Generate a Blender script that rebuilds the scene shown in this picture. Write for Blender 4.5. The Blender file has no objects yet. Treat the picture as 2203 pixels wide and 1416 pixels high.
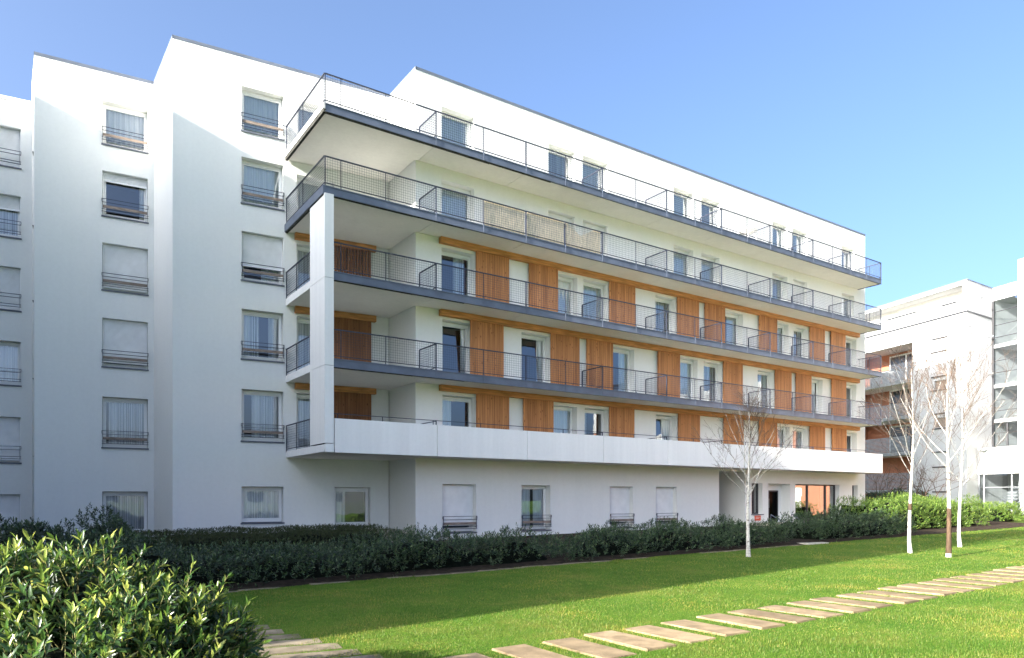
import bpy, math, random
import numpy as np
from mathutils import Vector, Matrix

random.seed(7)
rng = np.random.default_rng(11)
scene = bpy.context.scene
COL = scene.collection
ROOTS = {}
SLOPE = .0135                      # the lawn climbs gently along the facade


def gz(x):
    return SLOPE * np.clip(x, -40, 60)


# ------------------------------------------------------------------ objects
def tag(o, label=None, cat=None, group=None, kind=None):
    if label: o['label'] = label
    if cat: o['category'] = cat
    if group: o['group'] = group
    if kind: o['kind'] = kind
    return o


def thing(name, label, cat, loc=(0, 0, 0), group=None):
    o = bpy.data.objects.new(name, None)
    COL.objects.link(o)
    o.location = loc
    o.empty_display_size = .3
    ROOTS[o.name] = Vector(loc)
    return tag(o, label, cat, group)


def base_of(parent):
    while parent is not None:
        if parent.name in ROOTS: return ROOTS[parent.name]
        parent = parent.parent
    return Vector((0, 0, 0))


class MB:
    """collects faces and links them as ONE mesh object"""

    def __init__(self):
        self.v = []; self.f = []; self.m = []; self.smooth = False

    def face(self, pts, m=0):
        n = len(self.v); self.v += [tuple(p) for p in pts]
        self.f.append(tuple(range(n, n + len(pts)))); self.m.append(m)

    def box(self, x0, x1, y0, y1, z0, z1, m=0, T=None):
        c = [(x0, y0, z0), (x1, y0, z0), (x1, y1, z0), (x0, y1, z0), (x0, y0, z1), (x1, y0, z1), (x1, y1, z1), (x0, y1, z1)]
        if T: c = [T(*p) for p in c]
        n = len(self.v); self.v += c
        for q in ((0, 3, 2, 1), (4, 5, 6, 7), (0, 1, 5, 4), (1, 2, 6, 5), (2, 3, 7, 6), (3, 0, 4, 7)):
            self.f.append(tuple(n + i for i in q)); self.m.append(m)

    def prism(self, poly, z0, z1, m=0):
        n = len(poly); b = len(self.v)
        self.v += [(p[0], p[1], z0) for p in poly] + [(p[0], p[1], z1) for p in poly]
        self.f.append(tuple(b + i for i in reversed(range(n)))); self.m.append(m)
        self.f.append(tuple(b + n + i for i in range(n))); self.m.append(m)
        for i in range(n):
            j = (i + 1) % n
            self.f.append((b + i, b + j, b + n + j, b + n + i)); self.m.append(m)

    def bar(self, p, q, w, h=None, m=0):
        """a rectangular bar from p to q"""
        p, q = Vector(p), Vector(q); h = h or w
        d = (q - p).normalized()
        up = Vector((0, 0, 1)) if abs(d.z) < .9 else Vector((1, 0, 0))
        s = d.cross(up).normalized(); u = s.cross(d)
        c = []
        for a in (p, q):
            for i, j in ((-1, -1), (1, -1), (1, 1), (-1, 1)):
                c.append(tuple(a + s * (i * w / 2) + u * (j * h / 2)))
        n = len(self.v); self.v += c
        for k in ((0, 1, 2, 3), (7, 6, 5, 4), (0, 4, 5, 1), (1, 5, 6, 2), (2, 6, 7, 3), (3, 7, 4, 0)):
            self.f.append(tuple(n + i for i in k)); self.m.append(m)

    def tube(self, pts, rad, n=6, m=0, cap=True):
        rings = []
        pts = [Vector(p) for p in pts]
        for i, p in enumerate(pts):
            d = (pts[min(i + 1, len(pts) - 1)] - pts[max(i - 1, 0)]).normalized()
            up = Vector((0, 0, 1)) if abs(d.z) < .8 else Vector((1, 0, 0))
            s = d.cross(up).normalized(); u = s.cross(d)
            b = len(self.v)
            for k in range(n):
                a = 2 * math.pi * k / n
                self.v.append(tuple(p + (s * math.cos(a) + u * math.sin(a)) * rad[i]))
            rings.append(b)
        for a, b in zip(rings, rings[1:]):
            for k in range(n):
                j = (k + 1) % n
                self.f.append((a + k, a + j, b + j, b + k)); self.m.append(m)
        if cap:
            self.f.append(tuple(rings[-1] + k for k in range(n))); self.m.append(m)

    def build(self, name, mats, parent=None, smooth=False):
        if not isinstance(mats, (list, tuple)): mats = [mats]
        off = base_of(parent)
        me = bpy.data.meshes.new(name)
        me.from_pydata([(x - off[0], y - off[1], z - off[2]) for x, y, z in self.v], [], self.f)
        for k in mats: me.materials.append(k)
        me.polygons.foreach_set('material_index', self.m)
        if smooth: me.polygons.foreach_set('use_smooth', [True] * len(self.f))
        me.update()
        o = bpy.data.objects.new(name, me)
        COL.objects.link(o); o.parent = parent
        return o


def np_mesh(name, verts, faces_list, mats, parent=None, smooth=False):
    """verts (n,3); faces_list: [(faces (m,k), material index)]"""
    off = base_of(parent)
    me = bpy.data.meshes.new(name)
    verts = np.asarray(verts, np.float32) - np.array(off, np.float32)
    me.vertices.add(len(verts)); me.vertices.foreach_set('co', verts.ravel())
    loops = np.concatenate([f.ravel() for f, _ in faces_list]).astype(np.int32)
    tot = np.concatenate([np.full(len(f), f.shape[1]) for f, _ in faces_list]).astype(np.int32)
    mi = np.concatenate([np.full(len(f), m) for f, m in faces_list]).astype(np.int32)
    me.loops.add(len(loops)); me.loops.foreach_set('vertex_index', loops)
    me.polygons.add(len(tot))
    start = np.concatenate([[0], np.cumsum(tot)[:-1]]).astype(np.int32)
    me.polygons.foreach_set('loop_start', start)
    me.polygons.foreach_set('material_index', mi)
    for k in (mats if isinstance(mats, (list, tuple)) else [mats]): me.materials.append(k)
    me.update(calc_edges=True); me.validate()
    if smooth: me.polygons.foreach_set('use_smooth', [True] * len(tot))
    o = bpy.data.objects.new(name, me); COL.objects.link(o); o.parent = parent
    return o


# ---------------------------------------------------------------- materials
def mat(name, rgb, rough=.6, spec=.3, noise=None, bump=None, metal=0., each=0.):
    """noise = (scale, amount, detail) multiplies the colour a little; bump = (scale, strength)"""
    m = bpy.data.materials.new(name); m.use_nodes = True
    nt = m.node_tree; b = nt.nodes['Principled BSDF']
    b.inputs['Base Color'].default_value = (*rgb, 1); b.inputs['Roughness'].default_value = rough
    b.inputs['Specular IOR Level'].default_value = spec; b.inputs['Metallic'].default_value = metal
    if noise or bump:
        tc = nt.nodes.new('ShaderNodeTexCoord'); src = tc.outputs['Object']
        if each: src = nt.nodes.new('ShaderNodeNewGeometry').outputs['Position']
    if noise:
        sc, am, det = noise
        mp = nt.nodes.new('ShaderNodeMapping'); nt.links.new(src, mp.inputs['Vector'])
        if isinstance(sc, tuple): mp.inputs['Scale'].default_value = sc; s_ = 1
        else: s_ = sc
        n = nt.nodes.new('ShaderNodeTexNoise'); n.inputs['Scale'].default_value = s_; n.inputs['Detail'].default_value = det
        nt.links.new(mp.outputs['Vector'], n.inputs['Vector'])
        r = nt.nodes.new('ShaderNodeValToRGB')
        r.color_ramp.elements[0].position = .3; r.color_ramp.elements[1].position = .7
        r.color_ramp.elements[0].color = (*[c * (1 - am) for c in rgb], 1)
        r.color_ramp.elements[1].color = (*[min(1, c * (1 + am)) for c in rgb], 1)
        nt.links.new(n.outputs['Fac'], r.inputs['Fac']); nt.links.new(r.outputs['Color'], b.inputs['Base Color'])
        if each:
            oi = nt.nodes.new('ShaderNodeObjectInfo'); hs = nt.nodes.new('ShaderNodeHueSaturation'); mr = nt.nodes.new('ShaderNodeMapRange')
            mr.inputs['To Min'].default_value = 1 - each; mr.inputs['To Max'].default_value = 1 + each
            nt.links.new(oi.outputs['Random'], mr.inputs['Value']); nt.links.new(mr.outputs[0], hs.inputs['Value']); nt.links.new(r.outputs['Color'], hs.inputs['Color']); nt.links.new(hs.outputs[0], b.inputs['Base Color'])
    if bump:
        n2 = nt.nodes.new('ShaderNodeTexNoise'); n2.inputs['Scale'].default_value = bump[0]; n2.inputs['Detail'].default_value = 4
        nt.links.new(src, n2.inputs['Vector'])
        bp = nt.nodes.new('ShaderNodeBump'); bp.inputs['Strength'].default_value = bump[1]; bp.inputs['Distance'].default_value = .02
        nt.links.new(n2.outputs['Fac'], bp.inputs['Height']); nt.links.new(bp.outputs['Normal'], b.inputs['Normal'])
    return m


def wall_mat(name, rgb, streak=.02):
    """render / painted concrete: broad clouding, faint vertical run-off streaks"""
    m = mat(name, rgb, .85, .12, bump=(60, .12))
    nt = m.node_tree; b = nt.nodes['Principled BSDF']
    tc = nt.nodes.new('ShaderNodeTexCoord')
    col = nt.nodes.new('ShaderNodeRGB'); col.outputs[0].default_value = (*rgb, 1)
    last = col.outputs[0]
    for scale, amt in (((1.9, 1.9, .07), streak), ((6.5, 6.5, .22), streak * .8), ((.35, .35, .35), .035), ((9, 9, 9), .03)):
        mp = nt.nodes.new('ShaderNodeMapping'); mp.inputs['Scale'].default_value = scale
        nt.links.new(tc.outputs['Object'], mp.inputs['Vector'])
        n = nt.nodes.new('ShaderNodeTexNoise'); n.inputs['Scale'].default_value = 1; n.inputs['Detail'].default_value = 6
        nt.links.new(mp.outputs['Vector'], n.inputs['Vector'])
        mr = nt.nodes.new('ShaderNodeMapRange'); mr.inputs['From Min'].default_value = .35; mr.inputs['From Max'].default_value = .75
        mr.inputs['To Min'].default_value = 1; mr.inputs['To Max'].default_value = 1 - amt
        nt.links.new(n.outputs['Fac'], mr.inputs['Value'])
        mx = nt.nodes.new('ShaderNodeMix'); mx.data_type = 'RGBA'; mx.blend_type = 'MULTIPLY'; mx.inputs['Factor'].default_value = 1
        nt.links.new(last, mx.inputs['A']); nt.links.new(mr.outputs['Result'], mx.inputs['B'])
        last = mx.outputs['Result']
    nt.links.new(last, b.inputs['Base Color'])
    return m


def wood_mat(name, rgb, dark, plank=.115):
    m = mat(name, rgb, .6, .25)
    nt = m.node_tree; b = nt.nodes['Principled BSDF']
    geo = nt.nodes.new('ShaderNodeNewGeometry'); sep = nt.nodes.new('ShaderNodeSeparateXYZ')
    nt.links.new(geo.outputs['Position'], sep.inputs['Vector'])
    dv = nt.nodes.new('ShaderNodeMath'); dv.operation = 'DIVIDE'; dv.inputs[1].default_value = plank
    nt.links.new(sep.outputs['X'], dv.inputs[0])
    fl = nt.nodes.new('ShaderNodeMath'); fl.operation = 'FLOOR'; nt.links.new(dv.outputs[0], fl.inputs[0])
    wn = nt.nodes.new('ShaderNodeTexWhiteNoise'); wn.noise_dimensions = '1D'; nt.links.new(fl.outputs[0], wn.inputs['W'])
    fr = nt.nodes.new('ShaderNodeMath'); fr.operation = 'FRACT'; nt.links.new(dv.outputs[0], fr.inputs[0])
    edge = nt.nodes.new('ShaderNodeMath'); edge.operation = 'LESS_THAN'; edge.inputs[1].default_value = .06; nt.links.new(fr.outputs[0], edge.inputs[0])
    # grain, shifted per plank
    cmb = nt.nodes.new('ShaderNodeCombineXYZ')
    off = nt.nodes.new('ShaderNodeMath'); off.operation = 'MULTIPLY'; off.inputs[1].default_value = 40; nt.links.new(wn.outputs['Value'], off.inputs[0])
    nt.links.new(sep.outputs['X'], cmb.inputs['X']); nt.links.new(off.outputs[0], cmb.inputs['Y']); nt.links.new(sep.outputs['Z'], cmb.inputs['Z'])
    mp = nt.nodes.new('ShaderNodeMapping'); mp.inputs['Scale'].default_value = (28, 1, 1.1); nt.links.new(cmb.outputs[0], mp.inputs['Vector'])
    n = nt.nodes.new('ShaderNodeTexNoise'); n.inputs['Scale'].default_value = 1; n.inputs['Detail'].default_value = 5; nt.links.new(mp.outputs[0], n.inputs['Vector'])
    mp2 = nt.nodes.new('ShaderNodeMapping'); mp2.inputs['Scale'].default_value = (7, 1, 3.6); nt.links.new(cmb.outputs[0], mp2.inputs['Vector'])
    vo = nt.nodes.new('ShaderNodeTexVoronoi'); vo.inputs['Scale'].default_value = 1; nt.links.new(mp2.outputs[0], vo.inputs['Vector'])
    kn = nt.nodes.new('ShaderNodeMapRange'); kn.inputs['From Min'].default_value = .05; kn.inputs['From Max'].default_value = .26
    kn.inputs['To Min'].default_value = .95; kn.inputs['To Max'].default_value = 0; nt.links.new(vo.outputs['Distance'], kn.inputs['Value'])
    add = nt.nodes.new('ShaderNodeMath'); add.operation = 'ADD'; nt.links.new(n.outputs['Fac'], add.inputs[0])
    sc = nt.nodes.new('ShaderNodeMath'); sc.operation = 'MULTIPLY'; sc.inputs[1].default_value = .32; nt.links.new(wn.outputs['Value'], sc.inputs[0])
    nt.links.new(sc.outputs[0], add.inputs[1])
    mr = nt.nodes.new('ShaderNodeMapRange'); mr.inputs['From Min'].default_value = .38; mr.inputs['From Max'].default_value = 1.25
    nt.links.new(add.outputs[0], mr.inputs['Value'])
    mx1 = nt.nodes.new('ShaderNodeMath'); mx1.operation = 'MAXIMUM'; nt.links.new(mr.outputs[0], mx1.inputs[0]); nt.links.new(kn.outputs[0], mx1.inputs[1])
    mx2 = nt.nodes.new('ShaderNodeMath'); mx2.operation = 'MAXIMUM'; nt.links.new(mx1.outputs[0], mx2.inputs[0]); nt.links.new(edge.outputs[0], mx2.inputs[1])
    r = nt.nodes.new('ShaderNodeValToRGB'); r.color_ramp.elements[0].color = (*rgb, 1); r.color_ramp.elements[1].color = (*dark, 1)
    nt.links.new(mx2.outputs[0], r.inputs['Fac']); nt.links.new(r.outputs['Color'], b.inputs['Base Color'])
    return m


def glass_mat(name, tint=(.95, .97, .98), refl=.09):
    m = bpy.data.materials.new(name); m.use_nodes = True
    nt = m.node_tree; nt.nodes.remove(nt.nodes['Principled BSDF']); out = nt.nodes['Material Output']
    tr = nt.nodes.new('ShaderNodeBsdfTransparent'); tr.inputs['Color'].default_value = (*tint, 1)
    gl = nt.nodes.new('ShaderNodeBsdfGlossy'); gl.inputs['Roughness'].default_value = .01; gl.inputs['Color'].default_value = (.92, .96, 1, 1)
    lw = nt.nodes.new('ShaderNodeFresnel'); lw.inputs['IOR'].default_value = 1.55
    ma = nt.nodes.new('ShaderNodeMath'); ma.operation = 'MULTIPLY_ADD'; ma.inputs[1].default_value = 1.7; ma.inputs[2].default_value = refl; ma.use_clamp = True
    nt.links.new(lw.outputs[0], ma.inputs[0])
    # old panes are never quite flat
    tc = nt.nodes.new('ShaderNodeTexCoord'); n = nt.nodes.new('ShaderNodeTexNoise'); n.inputs['Scale'].default_value = 1.3
    nt.links.new(tc.outputs['Object'], n.inputs['Vector'])
    bp = nt.nodes.new('ShaderNodeBump'); bp.inputs['Strength'].default_value = .05; bp.inputs['Distance'].default_value = .03
    nt.links.new(n.outputs['Fac'], bp.inputs['Height']); nt.links.new(bp.outputs['Normal'], gl.inputs['Normal'])
    mx = nt.nodes.new('ShaderNodeMixShader')
    nt.links.new(ma.outputs[0], mx.inputs[0]); nt.links.new(tr.outputs[0], mx.inputs[1]); nt.links.new(gl.outputs[0], mx.inputs[2])
    nt.links.new(mx.outputs[0], out.inputs['Surface'])
    return m


def leaf_mat(name, cols, rough=.38, trans=.25, spec=.5):
    """cols: colours chosen per leaf"""
    m = mat(name, cols[0], rough, spec)
    nt = m.node_tree; b = nt.nodes['Principled BSDF']; out = nt.nodes['Material Output']
    geo = nt.nodes.new('ShaderNodeNewGeometry'); r = nt.nodes.new('ShaderNodeValToRGB')
    while len(r.color_ramp.elements) < len(cols): r.color_ramp.elements.new(.5)
    for i, c in enumerate(cols):
        r.color_ramp.elements[i].position = i / max(1, len(cols) - 1); r.color_ramp.elements[i].color = (*c, 1)
    nt.links.new(geo.outputs['Random Per Island'], r.inputs['Fac']); nt.links.new(r.outputs['Color'], b.inputs['Base Color'])
    if trans:
        t = nt.nodes.new('ShaderNodeBsdfTranslucent'); mx = nt.nodes.new('ShaderNodeMixShader'); mx.inputs[0].default_value = trans
        hs = nt.nodes.new('ShaderNodeHueSaturation'); hs.inputs['Value'].default_value = 1.6; hs.inputs['Hue'].default_value = .48
        nt.links.new(r.outputs['Color'], hs.inputs['Color']); nt.links.new(hs.outputs[0], t.inputs['Color'])
        nt.links.new(b.outputs[0], mx.inputs[1]); nt.links.new(t.outputs[0], mx.inputs[2]); nt.links.new(mx.outputs[0], out.inputs['Surface'])
    return m


M = {}
M['render'] = wall_mat('white_render', (.81, .815, .785))
M['render_left'] = wall_mat('white_render_wing', (.79, .795, .77), .015)
M['concrete'] = wall_mat('painted_concrete', (.85, .845, .83), .06)
M['soffit'] = wall_mat('soffit_paint', (.83, .80, .745), .05)
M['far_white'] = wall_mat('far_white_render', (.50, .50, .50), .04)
M['terracotta'] = wall_mat('terracotta_render', (.44, .19, .115), .08)
M['coping'] = mat('grey_sheet_metal', (.13, .15, .19), .45, .5, noise=(1.5, .15, 3))
M['steel'] = mat('blue_grey_painted_steel', (.10, .12, .165), .5, .4, noise=(2.0, .18, 4))
M['steel_light'] = mat('pale_and_sunlit_steel', (.48, .48, .47), .5, .4, noise=(2.0, .15, 4))
M['rail'] = mat('dark_rail_paint', (.028, .034, .055), .45, .4)
M['stain'] = mat('black_weathering', (.05, .05, .045), .9, .1, noise=(6, .5, 4))
M['galv'] = mat('galvanised_steel', (.22, .23, .245), .5, .4, noise=(4, .2, 3))
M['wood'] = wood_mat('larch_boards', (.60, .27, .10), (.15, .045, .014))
M['wood_shade'] = wood_mat('shaded_larch_boards', (.34, .15, .065), (.10, .035, .014))  # same larch, darkened: the loggia's shade put into the colour
M['beam'] = mat('larch_beam', (.52, .24, .09), .6, .25, noise=((1.2, 14, 14), .35, 5))
M['board'] = mat('old_guard_board', (.25, .20, .165), .7, .2, noise=((3, 20, 20), .4, 4))
M['frame'] = mat('white_window_frame', (.80, .80, .79), .4, .4)
M['dark_frame'] = mat('dark_window_frame', (.035, .035, .04), .4, .4)
M['shutter_white'] = mat('white_roller_shutter', (.88, .88, .88), .5, .3, noise=(3, .05, 3))
M['sill'] = mat('slate_grey_sill', (.11, .12, .15), .5, .4, noise=(4, .2, 3))
M['glass'] = glass_mat('window_glass')
M['glass_dark'] = glass_mat('entrance_glass', (.40, .42, .43), .22)
M['glass_clear'] = glass_mat('stair_glass', (.70, .74, .76), .08)
M['curtain'] = leaf_mat('net_curtain', [(.88, .88, .88)], .9, .12, .05)
M['curtain_grey'] = leaf_mat('grey_curtain', [(.34, .35, .37)], .9, .1, .05)
M['curtain_mid'] = leaf_mat('pale_curtain', [(.62, .63, .65)], .9, .1, .05)
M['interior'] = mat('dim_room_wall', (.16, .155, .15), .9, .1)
M['bamboo'] = mat('split_bamboo', (.74, .65, .52), .8, .15, noise=((40, 40, 3), .35, 4))
M['plastic'] = mat('white_plastic', (.78, .78, .77), .35, .4)
M['red'] = mat('red_sign_enamel', (.62, .085, .04), .4, .4)
M['stone'] = mat('sandstone_slab', (.235, .175, .105), .85, .15, noise=(4, .3, 8), bump=(35, .45), each=.14)
M['stone_grey'] = mat('shaded_stone_slab', (.20, .165, .115), .8, .2, noise=(4, .35, 8), bump=(35, .45), each=.14)  # darker copy of the slab stone: the short path's shade put into colour
M['path'] = mat('pale_concrete_path', (.46, .42, .35), .9, .1, noise=(5, .2, 5), bump=(30, .2))
M['soil'] = mat('brown_soil', (.034, .026, .018), .95, .1, noise=(7, .55, 8), bump=(22, .9))
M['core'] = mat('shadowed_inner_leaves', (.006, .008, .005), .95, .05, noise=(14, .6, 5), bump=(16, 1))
M['stem'] = mat('shrub_stem', (.16, .15, .06), .7, .2)
M['twig'] = mat('birch_twig', (.14, .10, .075), .8, .15)
M['shrub_twig'] = mat('dark_shrub_twig', (.10, .06, .04), .8, .15)
M['bark_brown'] = mat('brown_bark', (.075, .05, .033), .9, .1, noise=((14, 14, 4), .45, 5), bump=(30, .5))


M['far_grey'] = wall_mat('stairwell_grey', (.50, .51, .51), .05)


def birch_bark():
    m = mat('white_birch_bark', (.74, .71, .66), .7, .2, bump=(25, .25))
    nt = m.node_tree; b = nt.nodes['Principled BSDF']
    tc = nt.nodes.new('ShaderNodeTexCoord'); mp = nt.nodes.new('ShaderNodeMapping'); mp.inputs['Scale'].default_value = (5, 5, 17)
    nt.links.new(tc.outputs['Object'], mp.inputs['Vector'])
    n = nt.nodes.new('ShaderNodeTexNoise'); n.inputs['Scale'].default_value = 1; n.inputs['Detail'].default_value = 4; n.inputs['Roughness'].default_value = .65
    nt.links.new(mp.outputs[0], n.inputs['Vector'])
    r = nt.nodes.new('ShaderNodeValToRGB')
    r.color_ramp.elements[0].position = .54; r.color_ramp.elements[0].color = (.46, .435, .40, 1)
    r.color_ramp.elements[1].position = .63; r.color_ramp.elements[1].color = (.07, .05, .04, 1)
    nt.links.new(n.outputs['Fac'], r.inputs['Fac']); nt.links.new(r.outputs[0], b.inputs['Base Color'])
    return m


M['birch'] = birch_bark()
M['laurel_near'] = leaf_mat('cherry_laurel_leaf', [(.012, .034, .011), (.02, .052, .014), (.032, .074, .018), (.05, .105, .022)], .30, .30, .5)
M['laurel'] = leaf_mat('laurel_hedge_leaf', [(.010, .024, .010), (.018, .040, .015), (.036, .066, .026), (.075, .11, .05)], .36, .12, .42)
M['juniper'] = leaf_mat('trimmed_hedge_leaf', [(.03, .042, .012), (.045, .06, .016), (.055, .066, .022)], .5, .15, .3)
M['laurel_sun'] = leaf_mat('sunlit_hedge_leaf', [(.05, .11, .02), (.09, .17, .03), (.18, .27, .045)], .35, .3, .45)  # lit copy of the hedge laurel: sunlight put into the leaf colours
M['laurel_near_tip'] = leaf_mat('lit_young_laurel_leaf', [(.04, .095, .018), (.08, .15, .024), (.17, .23, .04), (.34, .37, .09)], .32, .35, .5)  # young leaves, brightened: sun on the shoot tips put into the colour
M['laurel_tip'] = leaf_mat('hedge_tip_leaf', [(.035, .07, .024), (.065, .11, .042), (.12, .17, .075)], .34, .15, .45)
M['juniper_tip'] = leaf_mat('trimmed_hedge_tip', [(.03, .045, .012), (.055, .07, .02)], .5, .15, .3)
M['laurel_sun_tip'] = leaf_mat('sunlit_hedge_tip', [(.09, .17, .03), (.17, .25, .045), (.26, .32, .08)], .35, .3, .45)
M['grass_blade'] = leaf_mat('grass_blade', [(.043, .108, .011), (.078, .145, .017), (.13, .175, .03), (.21, .20, .06)], .5, .35, .25)


def lawn_mat():
    m = mat('lawn_turf', (.08, .16, .02), .9, .15, bump=(90, .8))
    nt = m.node_tree; b = nt.nodes['Principled BSDF']; tc = nt.nodes.new('ShaderNodeTexCoord')
    n = nt.nodes.new('ShaderNodeTexNoise'); n.inputs['Scale'].default_value = .55; n.inputs['Detail'].default_value = 9; n.inputs['Roughness'].default_value = .68
    nt.links.new(tc.outputs['Object'], n.inputs['Vector'])
    r = nt.nodes.new('ShaderNodeValToRGB'); e = r.color_ramp.elements
    e[0].position = .3; e[0].color = (.040, .112, .006, 1)
    e[1].position = .72; e[1].color = (.165, .175, .03, 1)
    k = e.new(.52); k.color = (.075, .145, .010, 1)
    nt.links.new(n.outputs['Fac'], r.inputs['Fac'])
    n2 = nt.nodes.new('ShaderNodeTexNoise'); n2.inputs['Scale'].default_value = 26; n2.inputs['Detail'].default_value = 6
    nt.links.new(tc.outputs['Object'], n2.inputs['Vector'])
    mr = nt.nodes.new('ShaderNodeMapRange'); mr.inputs['From Min'].default_value = .3; mr.inputs['From Max'].default_value = .7; mr.inputs['To Min'].default_value = .65; mr.inputs['To Max'].default_value = 1.3
    nt.links.new(n2.outputs['Fac'], mr.inputs['Value'])
    mx = nt.nodes.new('ShaderNodeMix'); mx.data_type = 'RGBA'; mx.blend_type = 'MULTIPLY'; mx.inputs['Factor'].default_value = 1
    nt.links.new(r.outputs[0], mx.inputs['A']); nt.links.new(mr.outputs[0], mx.inputs['B']); nt.links.new(mx.outputs['Result'], b.inputs['Base Color'])
    return m


M['lawn'] = lawn_mat()


def grass_patches():
    nt = M['grass_blade'].node_tree; b = nt.nodes['Principled BSDF']; old = b.inputs['Base Color'].links[0].from_socket
    geo = nt.nodes.new('ShaderNodeNewGeometry'); n = nt.nodes.new('ShaderNodeTexNoise'); n.inputs['Scale'].default_value = .8; n.inputs['Detail'].default_value = 7; n.inputs['Roughness'].default_value = .65
    nt.links.new(geo.outputs['Position'], n.inputs['Vector'])
    r = nt.nodes.new('ShaderNodeValToRGB'); e = r.color_ramp.elements
    e[0].position = .36; e[0].color = (.62, .82, .6, 1); e[1].position = .68; e[1].color = (1.75, 1.3, 1.3, 1); k = e.new(.52); k.color = (1, 1, 1, 1)
    nt.links.new(n.outputs['Fac'], r.inputs['Fac'])
    mx = nt.nodes.new('ShaderNodeMix'); mx.data_type = 'RGBA'; mx.blend_type = 'MULTIPLY'; mx.inputs['Factor'].default_value = 1
    nt.links.new(old, mx.inputs['A']); nt.links.new(r.outputs[0], mx.inputs['B']); nt.links.new(mx.outputs['Result'], b.inputs['Base Color'])
    for nd in nt.nodes:
        if nd.bl_idname == 'ShaderNodeHueSaturation': nt.links.new(mx.outputs['Result'], nd.inputs['Color'])
grass_patches()

# ------------------------------------------------------------ camera + light
cam = bpy.data.cameras.new('camera'); cam_o = bpy.data.objects.new('camera', cam); COL.objects.link(cam_o)
cam.sensor_width = 36; cam.lens = 25.386; cam.shift_y = .1666; cam.clip_end = 2000
cam_o.location = (0, 0, 1.85); cam_o.rotation_euler = (math.radians(90), 0, math.radians(-34.216))
scene.camera = cam_o

ALPHA, ELEV = math.radians(5.8), math.radians(20.6)
sun = bpy.data.lights.new('sun', 'SUN'); sun.energy = 4.6; sun.angle = math.radians(.53); sun.color = (1, .94, .84)
sun_o = bpy.data.objects.new('sun', sun); COL.objects.link(sun_o)
sd = Vector((math.cos(ALPHA) * math.cos(ELEV), math.sin(ALPHA) * math.cos(ELEV), -math.sin(ELEV)))
sun_o.rotation_euler = sd.to_track_quat('-Z', 'Y').to_euler(); sun_o.location = (-30, -5, 30)
w = bpy.data.worlds.new('World'); scene.world = w; w.use_nodes = True
nt = w.node_tree; bg = nt.nodes['Background']
sky = nt.nodes.new('ShaderNodeTexSky'); sky.sky_type = 'NISHITA'; sky.sun_disc = False
sky.sun_elevation = ELEV
sky.sun_rotation = math.atan2(-sd.x, -sd.y)          # rotation 0 is +Y, clockwise from above
sky.air_density = .5; sky.dust_density = 7.0; sky.ozone_density = 4.0; sky.altitude = 200
tint = nt.nodes.new('ShaderNodeMix'); tint.data_type = 'RGBA'; tint.blend_type = 'MULTIPLY'; tint.inputs['Factor'].default_value = 1
tint.inputs['B'].default_value = (1.04, 1.04, .965, 1)
nt.links.new(sky.outputs[0], tint.inputs['A']); nt.links.new(tint.outputs['Result'], bg.inputs['Color']); bg.inputs['Strength'].default_value = .15
scene.view_settings.view_transform = 'Standard'; scene.view_settings.look = 'None'
scene.view_settings.exposure = 2.11; scene.view_settings.gamma = 1
scene.cycles.max_bounces = 8; scene.cycles.transparent_max_bounces = 16


# ------------------------------------------------------------ wall machinery
class Frame:
    """a vertical plane: s along it, d into the building"""

    def __init__(self, o, e, inward):
        self.o = Vector((*o, 0)); self.e = Vector((*e, 0)).normalized(); self.n = Vector((*inward, 0)).normalized()

    def __call__(self, s, d, z):
        p = self.o + self.e * s + self.n * d
        return (p.x, p.y, z)


def wall_panel(mb, fr, s0, s1, z0, z1, holes, m=0, depth=.34):
    xs = sorted({s0, s1} | {v for h in holes for v in h[:2]}); zs = sorted({z0, z1} | {v for h in holes for v in h[2:4]})
    xs = [v for v in xs if s0 <= v <= s1]; zs = [v for v in zs if z0 <= v <= z1]
    for a, b in zip(xs, xs[1:]):
        for c, d in zip(zs, zs[1:]):
            x, y = (a + b) / 2, (c + d) / 2
            if any(h[0] < x < h[1] and h[2] < y < h[3] for h in holes): continue
            mb.face([fr(a, 0, c), fr(b, 0, c), fr(b, 0, d), fr(a, 0, d)], m)
    for h in holes:
        a, b, c, d = h[:4]; dp = h[4] if len(h) > 4 else depth
        mb.face([fr(a, 0, c), fr(a, dp, c), fr(a, dp, d), fr(a, 0, d)], m)
        mb.face([fr(b, 0, c), fr(b, 0, d), fr(b, dp, d), fr(b, dp, c)], m)
        mb.face([fr(a, 0, d), fr(a, dp, d), fr(b, dp, d), fr(b, 0, d)], m)
        mb.face([fr(a, 0, c), fr(b, 0, c), fr(b, dp, c), fr(a, dp, c)], m)


def curtain_mesh(fr, a, b, c, d, dp, amp=.02):
    mb = MB(); n = max(8, int((b - a) / .035)); ph = random.random() * 6; pts = []
    for i in range(n + 1):
        s = a + (b - a) * i / n
        pts.append((s, dp + amp * math.sin(s * 34 + ph) + .4 * amp * math.sin(s * 71 + ph)))
    for (s, q), (s2, q2) in zip(pts, pts[1:]):
        mb.face([fr(s, q, c), fr(s2, q2, c), fr(s2, q2, d), fr(s, q, d)])
    return mb


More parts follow.
